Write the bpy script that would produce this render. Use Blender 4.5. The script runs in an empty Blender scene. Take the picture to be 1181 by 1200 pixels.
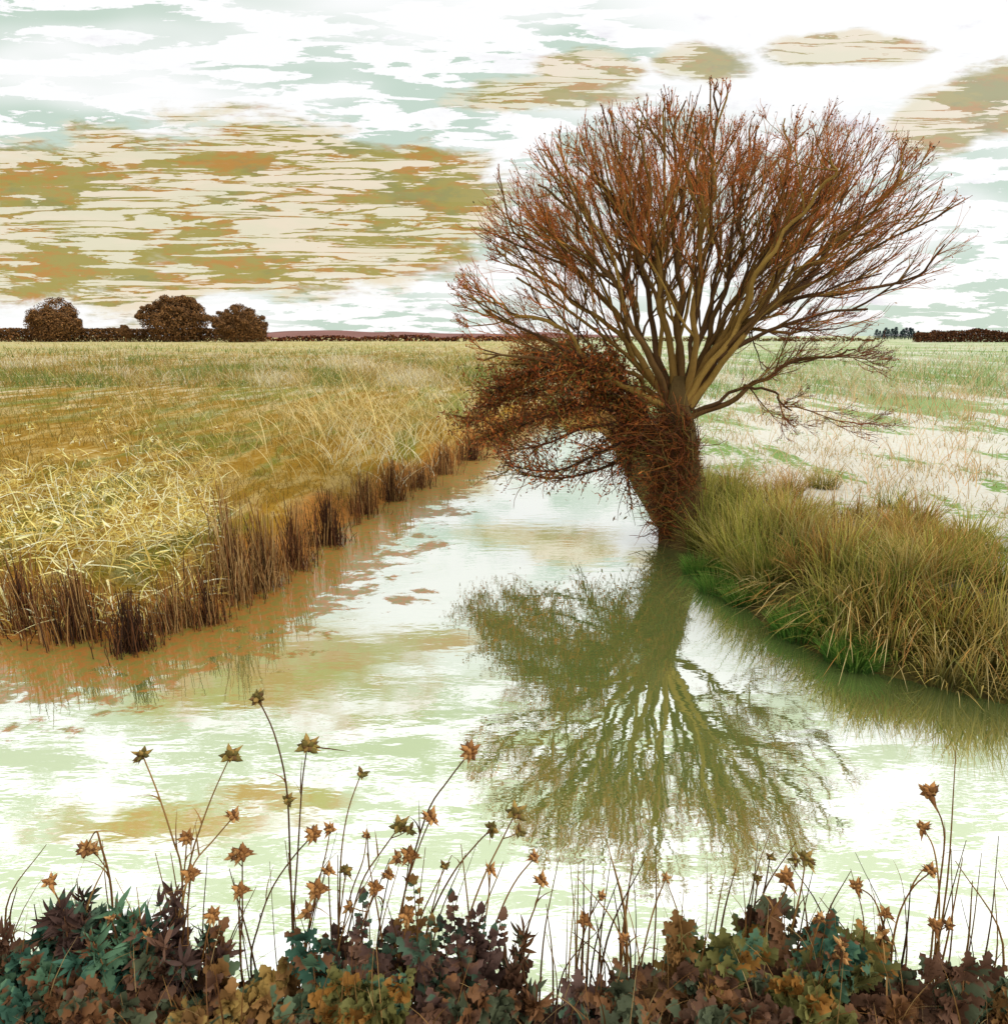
import bpy, math, random
import numpy as np
from mathutils import Vector, noise as mnoise
rng = np.random.default_rng(7); random.seed(7)
C = bpy.context.scene.collection
PI = math.pi
# ---------------------------------------------------------------- camera maths
F = 730.0; W0 = 1181; H0 = 1200; PITCH = math.atan(207/F); HC = 2.4
cp, sp = math.cos(PITCH), math.sin(PITCH)
def ray(px, py):
    x = (px-W0/2)/F; u = (H0/2-py)/F
    return np.array([x, cp+u*sp, -sp+u*cp])
def at(px, py, Y):
    d = ray(px, py); return np.array([0, 0, HC])+d*(Y/d[1])
def onz(px, py, z=0.0):
    d = ray(px, py); return np.array([0, 0, HC])+d*((z-HC)/d[2])
def srgb(r, g, b):
    f = lambda c: (c/255/12.92 if c/255 <= .04045 else ((c/255+.055)/1.055)**2.4)
    return (f(r), f(g), f(b))
# ---------------------------------------------------------------- objects
def tag(o, label=None, cat=None, group=None, kind=None):
    if label: o['label'] = label
    if cat: o['category'] = cat
    if group: o['group'] = group
    if kind: o['kind'] = kind
    return o
def empty(name, loc, **k):
    o = bpy.data.objects.new(name, None); C.objects.link(o); o.location = loc
    o.empty_display_size = .2
    return tag(o, **k)
class Geo:
    """collects quads/tris with a colour for every vertex"""
    def __init__(s): s.v = []; s.c = []; s.f = []; s.n = 0
    def add(s, v, c, f):
        v = np.asarray(v, float).reshape(-1, 3); f = np.asarray(f, int).reshape(-1, 4)
        c = np.asarray(c, float)
        if c.ndim == 1: c = np.repeat(c[None, :3], len(v), 0)
        s.v.append(v); s.c.append(c); s.f.append(f+s.n); s.n += len(v)
    def build(s, name, mat, parent=None, smooth=True):
        v = np.concatenate(s.v); c = np.concatenate(s.c); f = np.concatenate(s.f)
        if parent is not None: v = v-np.array(parent.location if parent.parent is None else parent.parent.location)
        me = bpy.data.meshes.new(name)
        me.vertices.add(len(v)); me.vertices.foreach_set('co', v.ravel())
        tri = f[:, 3] == f[:, 2]
        q = f[~tri]; t = f[tri][:, :3]
        me.loops.add(len(q)*4+len(t)*3)
        me.loops.foreach_set('vertex_index', np.concatenate([q.ravel(), t.ravel()]).astype(np.int32))
        me.polygons.add(len(q)+len(t))
        me.polygons.foreach_set('loop_start', np.concatenate([np.arange(len(q))*4, len(q)*4+np.arange(len(t))*3]).astype(np.int32))
        me.polygons.foreach_set('use_smooth', np.full(len(q)+len(t), smooth))
        me.update(calc_edges=True)
        a = me.color_attributes.new('Col', 'FLOAT_COLOR', 'POINT')
        a.data.foreach_set('color', np.concatenate([c, np.ones((len(c), 1))], 1).ravel())
        me.materials.append(mat)
        o = bpy.data.objects.new(name, me); C.objects.link(o)
        if parent is not None: o.parent = parent
        return o
def tubes(g, P, R, col, sides=4):
    """P (N,K,3) polylines, R (N,K) radii, col (N,3)"""
    P = np.asarray(P, float); R = np.asarray(R, float); N, K, _ = P.shape
    T = np.gradient(P, axis=1); T /= np.linalg.norm(T, axis=2, keepdims=True)+1e-9
    ref = np.where(np.abs(T[:, :, 2:3]) > .8, np.array([1., 0.1, 0]), np.array([0., 0, 1]))
    ref = np.repeat(ref[:, K//2:K//2+1], K, 1)
    A = np.cross(T, ref); A /= np.linalg.norm(A, axis=2, keepdims=True)+1e-9
    B = np.cross(T, A)
    th = np.arange(sides)*2*PI/sides
    V = P[:, :, None]+R[:, :, None, None]*(A[:, :, None]*np.cos(th)[None, None, :, None]+B[:, :, None]*np.sin(th)[None, None, :, None])
    base = (np.arange(N)*K*sides)[:, None, None]
    k = np.arange(K-1)[None, :, None]; j = np.arange(sides)[None, None, :]; j2 = (j+1) % sides
    f = np.stack([base+k*sides+j, base+k*sides+j2, base+(k+1)*sides+j2, base+(k+1)*sides+j], -1)
    cc = np.repeat(np.asarray(col, float).reshape(N, 1, 3), K*sides, 1).reshape(-1, 3)
    g.add(V.reshape(-1, 3), cc, f.reshape(-1, 4))
def strips(g, P, S, col, colt=None):
    """flat leaf/blade strips: P (N,K,3) spine, S (N,K,3) half-width vectors"""
    N, K, _ = P.shape
    V = np.stack([P-S, P+S], 2)
    base = (np.arange(N)*K*2)[:, None]; k = np.arange(K-1)[None]
    f = np.stack([base+k*2, base+k*2+1, base+k*2+3, base+k*2+2], -1)
    c = np.asarray(col).reshape(N, 1, 3)
    if colt is not None:
        t = np.linspace(0, 1, K)[None, :, None]
        c = c*(1-t)+np.asarray(colt).reshape(N, 1, 3)*t
    c = np.repeat((c*np.ones((1, K, 1)))[:, :, None], 2, 2)
    g.add(V.reshape(-1, 3), c.reshape(-1, 3), f.reshape(-1, 4))
def blades(g, root, h, lean, width, col, colt=None, K=4, droop=.25):
    """root (N,3) h (N,) lean (N,2) width (N,)"""
    N = len(root); t = np.linspace(0, 1, K)[None]
    L = np.linalg.norm(lean, axis=1)[:, None]
    up = h[:, None]*(t-droop*np.minimum(L/(h[:, None]+1e-6), 1.6)*t*t)
    hx = lean[:, :1]*t**1.7; hy = lean[:, 1:2]*t**1.7
    P = np.stack([root[:, :1]+hx, root[:, 1:2]+hy, root[:, 2:3]+up], 2)
    a = rng.uniform(-1.1, 1.1, N)
    w = (width[:, None]*(1-t**1.6*.93))
    S = np.stack([np.cos(a)[:, None]*w, np.sin(a)[:, None]*w, 0*w], 2)
    strips(g, P, S, col, colt)
def pick(cols, n, jit=.12):
    cols = np.array(cols); c = cols[rng.integers(0, len(cols), n)]
    return np.clip(c*(1+rng.normal(0, jit, (n, 1))), 0.003, .95)
def S(*l): return [srgb(*x) for x in l]
# ---------------------------------------------------------------- node helpers
class NT:
    def __init__(s, tree): s.t = tree; s.n = tree.nodes; s.l = tree.links
    def put(s, sock, v):
        if isinstance(v, bpy.types.NodeSocket): s.l.new(v, sock)
        elif isinstance(v, (tuple, list)) and len(v) == 3 and sock.type == 'RGBA': sock.default_value = (*v, 1)
        else: sock.default_value = v
    def m(s, op, a, b=0.0, c=0.0, clamp=False):
        x = s.n.new('ShaderNodeMath'); x.operation = op; x.use_clamp = clamp
        s.put(x.inputs[0], a); s.put(x.inputs[1], b); s.put(x.inputs[2], c); return x.outputs[0]
    def mix(s, f, a, b, mode='MIX'):
        x = s.n.new('ShaderNodeMix'); x.data_type = 'RGBA'; x.blend_type = mode
        s.put(x.inputs[0], f); s.put(x.inputs[6], a); s.put(x.inputs[7], b); return x.outputs[2]
    def xyz(s, a, b, c):
        x = s.n.new('ShaderNodeCombineXYZ')
        for i, q in enumerate((a, b, c)): s.put(x.inputs[i], q)
        return x.outputs[0]
    def sep(s, v):
        x = s.n.new('ShaderNodeSeparateXYZ'); s.put(x.inputs[0], v); return x.outputs
    def noise(s, vec, scale, detail=4, rough=.55, dist=0.0):
        x = s.n.new('ShaderNodeTexNoise'); s.put(x.inputs['Vector'], vec)
        x.inputs['Scale'].default_value = scale; x.inputs['Detail'].default_value = detail
        x.inputs['Roughness'].default_value = rough; x.inputs['Distortion'].default_value = dist
        return x.outputs[0]
    def step(s, v, lo, hi):
        x = s.n.new('ShaderNodeMapRange'); x.interpolation_type = 'SMOOTHSTEP'
        s.put(x.inputs[0], v); s.put(x.inputs[1], lo); s.put(x.inputs[2], hi); return x.outputs[0]
    def vmul(s, v, k):
        x = s.n.new('ShaderNodeVectorMath'); x.operation = 'MULTIPLY'; s.put(x.inputs[0], v); x.inputs[1].default_value = k
        return x.outputs[0]
    def new(s, t): return s.n.new(t)
def material(name):
    m = bpy.data.materials.new(name); m.use_nodes = True
    t = NT(m.node_tree); b = m.node_tree.nodes['Principled BSDF']
    return m, t, b
def colmat(name, rough=.75, translucent=0.0, var=.25, vscale=3.0, spec=.25, bump=0.0, bscale=40):
    m, t, b = material(name)
    a = t.new('ShaderNodeAttribute'); a.attribute_name = 'Col'
    pos = t.new('ShaderNodeNewGeometry').outputs['Position']
    n = t.noise(pos, vscale, 5, .6)
    f = t.m('ADD', t.m('MULTIPLY', n, 2*var), 1-var)
    col = t.mix(1.0, a.outputs['Color'], t.xyz(f, f, f), 'MULTIPLY')
    t.put(b.inputs['Base Color'], col)
    b.inputs['Roughness'].default_value = rough; b.inputs['Specular IOR Level'].default_value = spec
    if bump:
        bp = t.new('ShaderNodeBump'); bp.inputs['Strength'].default_value = bump; bp.inputs['Distance'].default_value = .02
        t.put(bp.inputs['Height'], t.noise(t.vmul(pos, (1, 1, .25)), bscale, 5, .6)); t.put(b.inputs['Normal'], bp.outputs[0])
    if translucent:
        tr = t.new('ShaderNodeBsdfTranslucent'); t.put(tr.inputs[0], col)
        mx = t.new('ShaderNodeMixShader'); mx.inputs[0].default_value = translucent
        out = t.n['Material Output']
        t.l.new(b.outputs[0], mx.inputs[1]); t.l.new(tr.outputs[0], mx.inputs[2]); t.l.new(mx.outputs[0], out.inputs[0])
    return m
M_GRASS = colmat('grass_blade', .7, .3, .2, 1.5)
M_STRAW = colmat('dry_straw', .65, .2, .15, 2.0)
M_REED = colmat('reed_stem', .7, 0, .3, 4)
M_BARK = colmat('willow_bark', .85, 0, .35, 9, .2, .8, 60)
M_TWIG = colmat('willow_twig', .7, 0, .25, 2)
M_LEAF = colmat('leaf', .6, .15, .22, 2.5)
M_FAR = colmat('far_foliage', .9, 0, .3, .15, .1)
M_SEED = colmat('dry_seed', .8, .1, .35, 60)
# patterned leaves of the foreground (mottled autumn colours)
def leafmat(name, cols, vs=9.0):
    m, t, b = material(name)
    pos = t.new('ShaderNodeNewGeometry').outputs['Position']
    n = t.noise(pos, vs, 3, .5, .4)
    c = cols[0]
    for i, q in enumerate(cols[1:]):
        n2 = t.noise(t.vmul(pos, (1, 1, 1.3)), vs*(1+.37*i), 3, .5, .6) if i else n
        c = t.mix(t.step(n2, .53+.02*i, .56+.02*i), c, q)
    a = t.new('ShaderNodeAttribute'); a.attribute_name = 'Col'
    c = t.mix(1.0, c, a.outputs['Color'], 'MULTIPLY')
    v = t.noise(pos, 60, 4, .6); f = t.m('ADD', t.m('MULTIPLY', v, .6), .7)
    t.put(b.inputs['Base Color'], t.mix(1.0, c, t.xyz(f, f, f), 'MULTIPLY'))
    b.inputs['Roughness'].default_value = .65; b.inputs['Specular IOR Level'].default_value = .2
    return m
L_TEAL = leafmat('teal_leaf', [srgb(62, 98, 82), srgb(92, 126, 98), srgb(120, 82, 56)])
L_BROWN = leafmat('brown_leaf', [srgb(98, 68, 52), srgb(126, 86, 56), srgb(84, 90, 68)])
L_PLUM = leafmat('plum_leaf', [srgb(92, 68, 62), srgb(114, 82, 66), srgb(78, 100, 82)])
L_OCHRE = leafmat('ochre_leaf', [srgb(138, 100, 58), srgb(164, 132, 74), srgb(92, 108, 82)])
L_OLIVE = leafmat('olive_leaf', [srgb(112, 108, 60), srgb(84, 116, 92), srgb(156, 108, 50)])
# ---------------------------------------------------------------- world: painted-looking broken cloud
SUN_EL, SUN_AZ = math.radians(42), math.radians(60)      # azimuth measured from the view direction to the right
def build_world():
    w = bpy.data.worlds.new("World"); bpy.context.scene.world = w; w.use_nodes = True
    t = NT(w.node_tree); bg = w.node_tree.nodes['Background']
    tc = t.new('ShaderNodeTexCoord').outputs['Generated']
    x, y, z = t.sep(tc)
    ya = t.m('MAXIMUM', t.m('ABSOLUTE', y), .18)
    u = t.m('DIVIDE', x, ya); v = t.m('DIVIDE', z, ya)
    v = t.m('MINIMUM', v, 6.0)
    P = lambda su, sv, seed: t.xyz(t.m('MULTIPLY', u, su), t.m('MULTIPLY', v, sv), seed)
    def uv(px, py):
        d = ray(px, py); return d[0]/d[1], d[2]/d[1]
    soft = t.noise(P(2.2, 7, 3.3), 1, 5, .6, .3)
    soft2 = t.noise(P(5, 16, 8.1), 1, 6, .65, .3)
    def blob(px, py, rx, ry, refl=False):
        if refl:   # a patch of sky seen in the water: same row mirrored
            d = ray(px, py); u0, v0 = d[0]/d[1], -d[2]/d[1]
            d2 = ray(px, py+ry); rv = abs(-d2[2]/d2[1]-v0)
        else:
            u0, v0 = uv(px, py); rv = abs(uv(px, py-ry)[1]-v0)
        ru = abs(uv(px+rx, py)[0]-uv(px, py)[0])
        a = t.m('DIVIDE', t.m('SUBTRACT', u, u0), ru); b = t.m('DIVIDE', t.m('SUBTRACT', v, v0), rv)
        r = t.m('SQRT', t.m('ADD', t.m('MULTIPLY', a, a), t.m('MULTIPLY', b, b)))
        return t.m('SUBTRACT', 1.0, r)
    def union(bl):
        r = bl[0]
        for q in bl[1:]: r = t.m('MAXIMUM', r, q)
        return r
    A = union([blob(230, 235, 420, 150), blob(60, 300, 230, 100), blob(440, 235, 190, 110), blob(640, 112, 170, 30), blob(700, 85, 90, 40),
               blob(985, 60, 110, 26), blob(815, 75, 80, 34), blob(1100, 150, 65, 52), blob(1180, 120, 90, 60)])
    B = union([blob(180, 965, 190, 30, True), blob(300, 790, 260, 75, True), blob(330, 935, 90, 22, True), blob(510,750,110,16,True)])
    reg = t.m('ADD', A, t.m('MULTIPLY', t.m('SUBTRACT', t.m('ADD', t.m('MULTIPLY', soft, .45), t.m('MULTIPLY', soft2, .55)), .5), 3.0))
    regm = t.step(reg, .10, .42)
    regB = t.m('ADD', B, t.m('MULTIPLY', t.m('SUBTRACT', soft2, .5), 2.2))
    regBm = t.step(regB, .0, .6)
    # mint flecks
    fl = t.m('ADD', t.m('MULTIPLY', t.noise(P(9, 62, 1.7), 1, 7, .62, .25), t.m('SUBTRACT', 1.0, t.step(v, .30, .42))), t.m('MULTIPLY', t.noise(P(4.8, 36, 1.7), 1, 7, .62, .25), t.step(v, .30, .42)))
    flm = t.step(fl, .50, .512)
    area = t.step(t.noise(P(1.6, 5, 5.5), 1, 3, .5), .42, .58)
    hi = t.step(v, .45, .7)
    area = t.m('MAXIMUM', area, t.m('MULTIPLY', hi, .9))
    mint = t.mix(hi, srgb(200, 218, 204), srgb(190, 202, 168))
    white = t.mix(t.step(soft2, .55, .75), (1.0, 1.0, 1.0), srgb(228, 224, 232))
    c = t.mix(t.m('MULTIPLY', flm, area), white, mint)
    # grey-lilac wisps
    wi = t.noise(P(5, 60, 12.2), 1, 5, .6)
    c = t.mix(t.m('MULTIPLY', t.step(wi, .62, .74), t.m('MULTIPLY', t.step(soft, .5, .62), .55)), c, srgb(188, 182, 190))
    # ochre patch: cream plates broken by olive and rust cracks
    cream = t.mix(t.step(soft2, .4, .65), srgb(229, 222, 192), srgb(240, 224, 198))
    ok = t.mix(t.step(t.noise(P(18, 70, 4.4), 1, 6, .7), .46, .62), srgb(166, 152, 66), srgb(188, 134, 46))
    ok = t.mix(t.m('MULTIPLY', t.step(t.noise(P(9, 26, 14.4), 1, 5, .7), .52, .62), .5), ok, srgb(134, 138, 78))
    cr = t.noise(P(4.6, 74, 9.9), 1, 7, .62, .5)
    ridge = t.m('ABSOLUTE', t.m('SUBTRACT', cr, .5))
    thr = t.m('ADD', .027, t.m('MULTIPLY', t.step(t.noise(P(5, 16, 2.9), 1, 5, .65), .47, .66), .12))
    crack = t.m('SUBTRACT', 1.0, t.step(t.m('SUBTRACT', ridge, thr), -.003, .004))
    oc = t.mix(crack, cream, ok)
    c = t.mix(t.m('MULTIPLY', regm, t.m('SUBTRACT', .96, t.m('MULTIPLY', t.step(u, -.1, .15), .15))), c, oc)
    okB = t.mix(t.step(t.noise(P(14, 20, 4.4), 1, 6, .7), .44, .6), srgb(168, 158, 84), srgb(178, 128, 50))
    c = t.mix(t.m('MULTIPLY', regBm, .85), c, okB)
    # the clear sky behind: only shows through the cloud a little
    sky = t.new('ShaderNodeTexSky'); sky.sky_type = 'NISHITA'; sky.sun_disc = False
    sky.sun_elevation = SUN_EL; sky.sun_rotation = SUN_AZ
    sk = t.mix(1.0, sky.outputs[0], (.1, .1, .1), 'MULTIPLY')
    c = t.mix(.05, c, sk)
    gain = t.m('ADD', 1.04, t.m('MULTIPLY', t.step(v, .4, 1.1), .5))
    c = t.mix(1.0, c, t.xyz(gain, gain, gain), 'MULTIPLY')
    t.l.new(c, bg.inputs[0]); bg.inputs[1].default_value = 1.0
    w.cycles.sampling_method = 'MANUAL'; w.cycles.sample_map_resolution = 1024
build_world()
sun = bpy.data.lights.new('sun', 'SUN'); sun.energy = 1.5; sun.angle = math.radians(10); sun.color = (1, .95, .86)
so = bpy.data.objects.new('sun', sun); C.objects.link(so)
sd = Vector((math.sin(SUN_AZ)*math.cos(SUN_EL), math.cos(SUN_AZ)*math.cos(SUN_EL)*-1, math.sin(SUN_EL)))
so.rotation_euler = sd.to_track_quat('Z', 'Y').to_euler()
cam = bpy.data.cameras.new('camera'); cam.sensor_width = 36; cam.sensor_fit = 'HORIZONTAL'; cam.lens = F/W0*36
cam.clip_start = .05; cam.clip_end = 5000
co = bpy.data.objects.new('camera', cam); C.objects.link(co); co.location = (0, 0, HC)
co.rotation_euler = (PI/2-PITCH, 0, 0); bpy.context.scene.camera = co
vs = bpy.context.scene.view_settings
vs.view_transform = 'Standard'; vs.look = 'None'; vs.exposure = 0; vs.gamma = 1
bpy.context.scene.cycles.max_bounces = 6; bpy.context.scene.cycles.diffuse_bounces = 2; bpy.context.scene.cycles.glossy_bounces = 3
# ---------------------------------------------------------------- river outline and terrain
LB = [(50, 752), (150, 748), (235, 726), (300, 694), (350, 662), (400, 616), (470, 580), (530, 548), (572, 522), (610, 500), (645, 487)]
RB = [(690, 492), (712, 515), (728, 545), (748, 585), (772, 622), (800, 640), (832, 674), (890, 728), (960, 768), (1030, 790), (1132, 815), (1181, 826)]
LBw = np.array([(-60., 6.5), (-12, 5.6)]+[tuple(onz(*p)[:2]) for p in LB])
RBw = np.array([tuple(onz(*p)[:2]) for p in RB]+[(12., 3.1), (60., 3.4)])
NBw = np.array([(60., 1.72), (8, 1.66), (2, 1.75), (0, 1.70), (-1.5, 1.76), (-8, 1.68), (-60, 1.72)])
POLY = np.concatenate([LBw, RBw, NBw])
def segdist(x, y, line):
    d = np.full(x.shape, 1e9)
    for a, b in zip(line[:-1], line[1:]):
        ab = b-a; tt = np.clip(((x-a[0])*ab[0]+(y-a[1])*ab[1])/(ab@ab), 0, 1)
        d = np.minimum(d, np.hypot(x-a[0]-tt*ab[0], y-a[1]-tt*ab[1]))
    return d
def inside(x, y):
    r = np.zeros(x.shape, bool); n = len(POLY)
    for i in range(n):
        a, b = POLY[i], POLY[(i+1) % n]
        if a[1] == b[1]: continue
        r ^= ((a[1] > y) != (b[1] > y)) & (x < (b[0]-a[0])*(y-a[1])/(b[1]-a[1])+a[0])
    return r
def sm(t): t = np.clip(t, 0, 1); return t*t*(3-2*t)
def wob(x, y):
    return (np.sin(x*.9+1.3)*np.cos(y*.7)+.6*np.sin(x*2.1+y*1.7)+.35*np.sin(x*4.7-y*3.9+.6))
def hfield(x, y):
    x = np.asarray(x, float); y = np.asarray(y, float)
    dl = segdist(x, y, LBw); dr = segdist(x, y, RBw); dn = segdist(x, y, NBw)
    ins = inside(x, y)
    d = np.minimum(np.minimum(dl, dr), dn)
    jit = 1+.25*np.sin(x*3.1+y*2.3)+.15*np.sin(x*7.3-y*5.1)
    zl = .42*sm(dl/(.75*jit))+.06*sm(dl/4); zr = .46*sm(dr/(.7*jit))+.05*sm(dr/4)
    zn = .8*sm(dn/(.62*jit))
    z = np.where(y < 1.9, zn, np.where(dl < dr, zl, zr))
    far = sm((y-14)/40)
    z = z+.022*wob(x, y)*sm(d/.6)*(1-far)+far*.05*np.sin(x*.05+1)*np.cos(y*.04)
    z = np.where(ins, -.45*sm(d/.7)-.002, z)
    return z
def grd(px, py, z=.45):
    p = onz(px, py, z); zz = float(hfield(p[0], p[1])); return np.array([p[0], p[1], zz])
def lines(core, far, step, n):
    a = np.arange(core[0], core[1]+step/2, step)
    g1 = core[1]+(far[1]-core[1])*(np.linspace(0, 1, n+1)[1:]**3.0)
    g0 = core[0]-(core[0]-far[0])*(np.linspace(0, 1, n+1)[1:]**3.0)
    return np.concatenate([g0[::-1], a, g1])
xs = lines((-10, 10), (-1800, 1800), .08, 60); ys = lines((.8, 20), (-40, 2200), .08, 60)
X, Y = np.meshgrid(xs, ys); Z = hfield(X, Y)
ny, nx = X.shape
ii = (np.arange(ny-1)[:, None]*nx+np.arange(nx-1)[None]).ravel()
gf = np.stack([ii, ii+1, ii+nx+1, ii+nx], 1)
dl = segdist(X, Y, LBw); dr = segdist(X, Y, RBw)
side = sm((dl-dr)/2.5*.5+.5)*1.0
side = np.where((Y > 13), sm((X-1.2-.08*Y+1.5*np.sin(Y*.2))/3*.5+.5), side)
slope = 1-sm(np.minimum(dl, dr*.45)/1.0)
nearb = (Y < 1.9)*1.0
g = Geo(); g.add(np.stack([X, Y, Z], 2).reshape(-1, 3), np.stack([side, slope, nearb], 2).reshape(-1, 3), gf)
m, t, b = material('field_ground')
at_ = t.new('ShaderNodeAttribute'); at_.attribute_name = 'Col'
sR, sG, sB = t.sep(at_.outputs['Color'])
pos = t.new('ShaderNodeNewGeometry').outputs['Position']
px_, py_, pz_ = t.sep(pos)
pst = t.vmul(pos, (1, .38, 1)); pfar = t.vmul(pos, (.7, .2, 1)); pvf = t.vmul(pos, (.3, .06, 1)); fz = t.step(py_, 11, 19); fz2 = t.step(py_, 28, 42)
def bl(a, b, f): return t.m('ADD', t.m('MULTIPLY', a, t.m('SUBTRACT', 1.0, f)), t.m('MULTIPLY', b, f))
def blend(a, b, c_): return bl(bl(a, b, fz), c_, fz2)
n1 = blend(t.noise(pst, .8, 7, .65, .5), t.noise(pfar, .8, 7, .65, .5), t.noise(pvf, .8, 7, .65, .5)); n2 = blend(t.noise(pst, 2.3, 7, .7, .3), t.noise(pfar, 2.3, 7, .7, .3), t.noise(pvf, 2.3, 7, .7, .3)); n3 = t.noise(pos, 14, 6, .7); n4 = t.noise(pos, .12, 6, .65, .4)
left = t.mix(t.step(n2, .42, .6), srgb(150, 112, 34), srgb(176, 142, 66))
left = t.mix(t.step(n1, .5, .6), left, srgb(120, 116, 40))
farm = t.step(py_, 9, 22)
left = t.mix(t.m('MULTIPLY', t.m('MULTIPLY', farm, .75), t.step(n1, .47, .62)), left, srgb(136, 138, 66))
left = t.mix(t.m('MULTIPLY', t.step(t.m('ADD', n2, t.m('MULTIPLY', n3, .5)), .74, .84), t.m('ADD', .15, t.m('MULTIPLY', t.step(py_, 12, 26), .6))), left, srgb(214, 202, 176))
vf = t.step(py_, 35, 110)
left = t.mix(t.m('MULTIPLY', vf, .6), left, t.mix(t.step(n4, .45, .6), srgb(186, 180, 120), srgb(206, 190, 150)))
right = t.mix(t.step(n3, .4, .7), srgb(226, 223, 218), srgb(206, 196, 182))
gp = t.m('ADD', blend(t.noise(t.vmul(pos, (1, .45, 1)), .75, 8, .7, .5), t.noise(pfar, 1.0, 8, .7, .5), t.noise(pvf, 1.2, 8, .7, .5)), t.m('ADD', t.m('MULTIPLY', farm, .07), t.m('MULTIPLY', t.m('SUBTRACT', n3, .5), .15)))
right = t.mix(t.m('MULTIPLY', t.step(t.m('ADD', gp, t.m('MULTIPLY', t.m('SUBTRACT', n3, .5), .25)), .515, .555), t.m('SUBTRACT', 1.0, t.m('MULTIPLY', fz, .1))), right, srgb(130, 158, 92))
right = t.mix(t.m('MULTIPLY', t.step(n1, .54, .68), .4), right, srgb(196, 176, 140))
right = t.mix(t.m('MULTIPLY', vf, .4), right, t.mix(t.step(n4, .48, .6), srgb(214, 206, 176), srgb(150, 168, 112)))
c = t.mix(sR, left, right)
soil = t.mix(sR, t.mix(t.step(n3, .4, .6), srgb(184, 122, 60), srgb(140, 98, 46)), t.mix(t.step(n3, .4, .6), srgb(70, 62, 34), srgb(96, 88, 44)))
c = t.mix(t.step(sG, .35, .8), c, soil)
c = t.mix(t.step(sB, .4, .6), c, t.mix(t.step(n3, .4, .6), srgb(70, 50, 36), srgb(104, 78, 48)))
f = t.m('ADD', .75, t.m('MULTIPLY', n3, .5))
t.put(b.inputs['Base Color'], t.mix(1.0, c, t.xyz(f, f, f), 'MULTIPLY')); b.inputs['Roughness'].default_value = .95; b.inputs['Specular IOR Level'].default_value = .1
bp = t.new('ShaderNodeBump'); bp.inputs['Strength'].default_value = .7; bp.inputs['Distance'].default_value = .05
t.put(bp.inputs['Height'], n3); t.put(b.inputs['Normal'], bp.outputs[0])
tag(g.build('ground', m), 'ochre meadow on the left bank and pale frosted meadow on the right', 'ground', kind='structure')
# water
xs = np.concatenate([np.linspace(-60, -9, 20), np.arange(-8.9, 9, .1), np.linspace(9.1, 60, 20)]); ys = np.arange(1.2, 21, .1)
X, Y = np.meshgrid(xs, ys); ny, nx = X.shape
ii = (np.arange(ny-1)[:, None]*nx+np.arange(nx-1)[None]).ravel()
gf = np.stack([ii, ii+1, ii+nx+1, ii+nx], 1)
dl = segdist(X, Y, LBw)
ochre_refl = np.clip(1.15-dl/1.35, 0, 1)  # ochre reflections painted into the water colour along the left bank
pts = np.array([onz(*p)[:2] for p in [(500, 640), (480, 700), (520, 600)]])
for q, r in zip(pts, (.5, .45, .7)): ochre_refl = np.maximum(ochre_refl, np.clip(1-np.hypot(X-q[0], (Y-q[1])*1.3)/r, 0, 1)*.75)
shade_r = np.clip(1-segdist(X, Y, RBw[5:])/1.3, 0, 1)  # mask for the shaded right bank's dark reflection, painted as water tint
g = Geo(); g.add(np.stack([X, Y, 0*X], 2).reshape(-1, 3), np.stack([ochre_refl, shade_r, 0*shade_r], 2).reshape(-1, 3), gf)
m, t, b = material('river_water')
at_ = t.new('ShaderNodeAttribute'); at_.attribute_name = 'Col'; sR, sG, sB = t.sep(at_.outputs['Color'])
pos = t.new('ShaderNodeNewGeometry').outputs['Position']
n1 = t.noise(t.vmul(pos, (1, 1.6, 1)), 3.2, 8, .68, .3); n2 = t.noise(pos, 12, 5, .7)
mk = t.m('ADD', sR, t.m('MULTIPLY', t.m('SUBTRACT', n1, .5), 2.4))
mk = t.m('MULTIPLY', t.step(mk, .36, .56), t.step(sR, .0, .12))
refl_col = t.mix(t.step(n2, .44, .56), srgb(156, 96, 26), srgb(124, 108, 34))
b.inputs['Roughness'].default_value = .8
t.put(b.inputs['Base Color'], refl_col)
dif = t.new('ShaderNodeBsdfDiffuse'); t.put(dif.inputs[0], t.mix(t.step(sG, 0, .8), srgb(164, 186, 100), srgb(92, 104, 58)))  # second colour is the painted dark reflection under the right bank
gl = t.new('ShaderNodeBsdfGlossy'); gl.inputs['Roughness'].default_value = .02; t.put(gl.inputs[0], (1, 1, 1))
lw = t.new('ShaderNodeLayerWeight'); lw.inputs[0].default_value = .5
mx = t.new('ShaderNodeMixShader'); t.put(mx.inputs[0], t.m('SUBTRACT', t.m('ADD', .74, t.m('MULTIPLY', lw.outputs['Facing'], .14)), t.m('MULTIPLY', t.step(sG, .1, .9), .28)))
t.l.new(dif.outputs[0], mx.inputs[1]); t.l.new(gl.outputs[0], mx.inputs[2])
bp = t.new('ShaderNodeBump'); bp.inputs['Strength'].default_value = 1; bp.inputs['Distance'].default_value = 1
rip = t.m('ADD', t.m('MULTIPLY', t.noise(t.vmul(pos, (2.0, 6, 1)), 1.6, 3, .5, .2), .0008), t.m('MULTIPLY', t.noise(t.vmul(pos, (1.3, 3.4, 1)), 9, 2, .5), .00010))
t.put(bp.inputs['Height'], rip); t.l.new(bp.outputs[0], gl.inputs['Normal'])
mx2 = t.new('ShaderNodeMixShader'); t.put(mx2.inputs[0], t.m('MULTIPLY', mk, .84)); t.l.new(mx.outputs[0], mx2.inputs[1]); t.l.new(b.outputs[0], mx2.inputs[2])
t.l.new(mx2.outputs[0], t.n['Material Output'].inputs[0])
tag(g.build('water', m), 'calm river mirroring the white sky and the bare willow', 'river', kind='structure')

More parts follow.
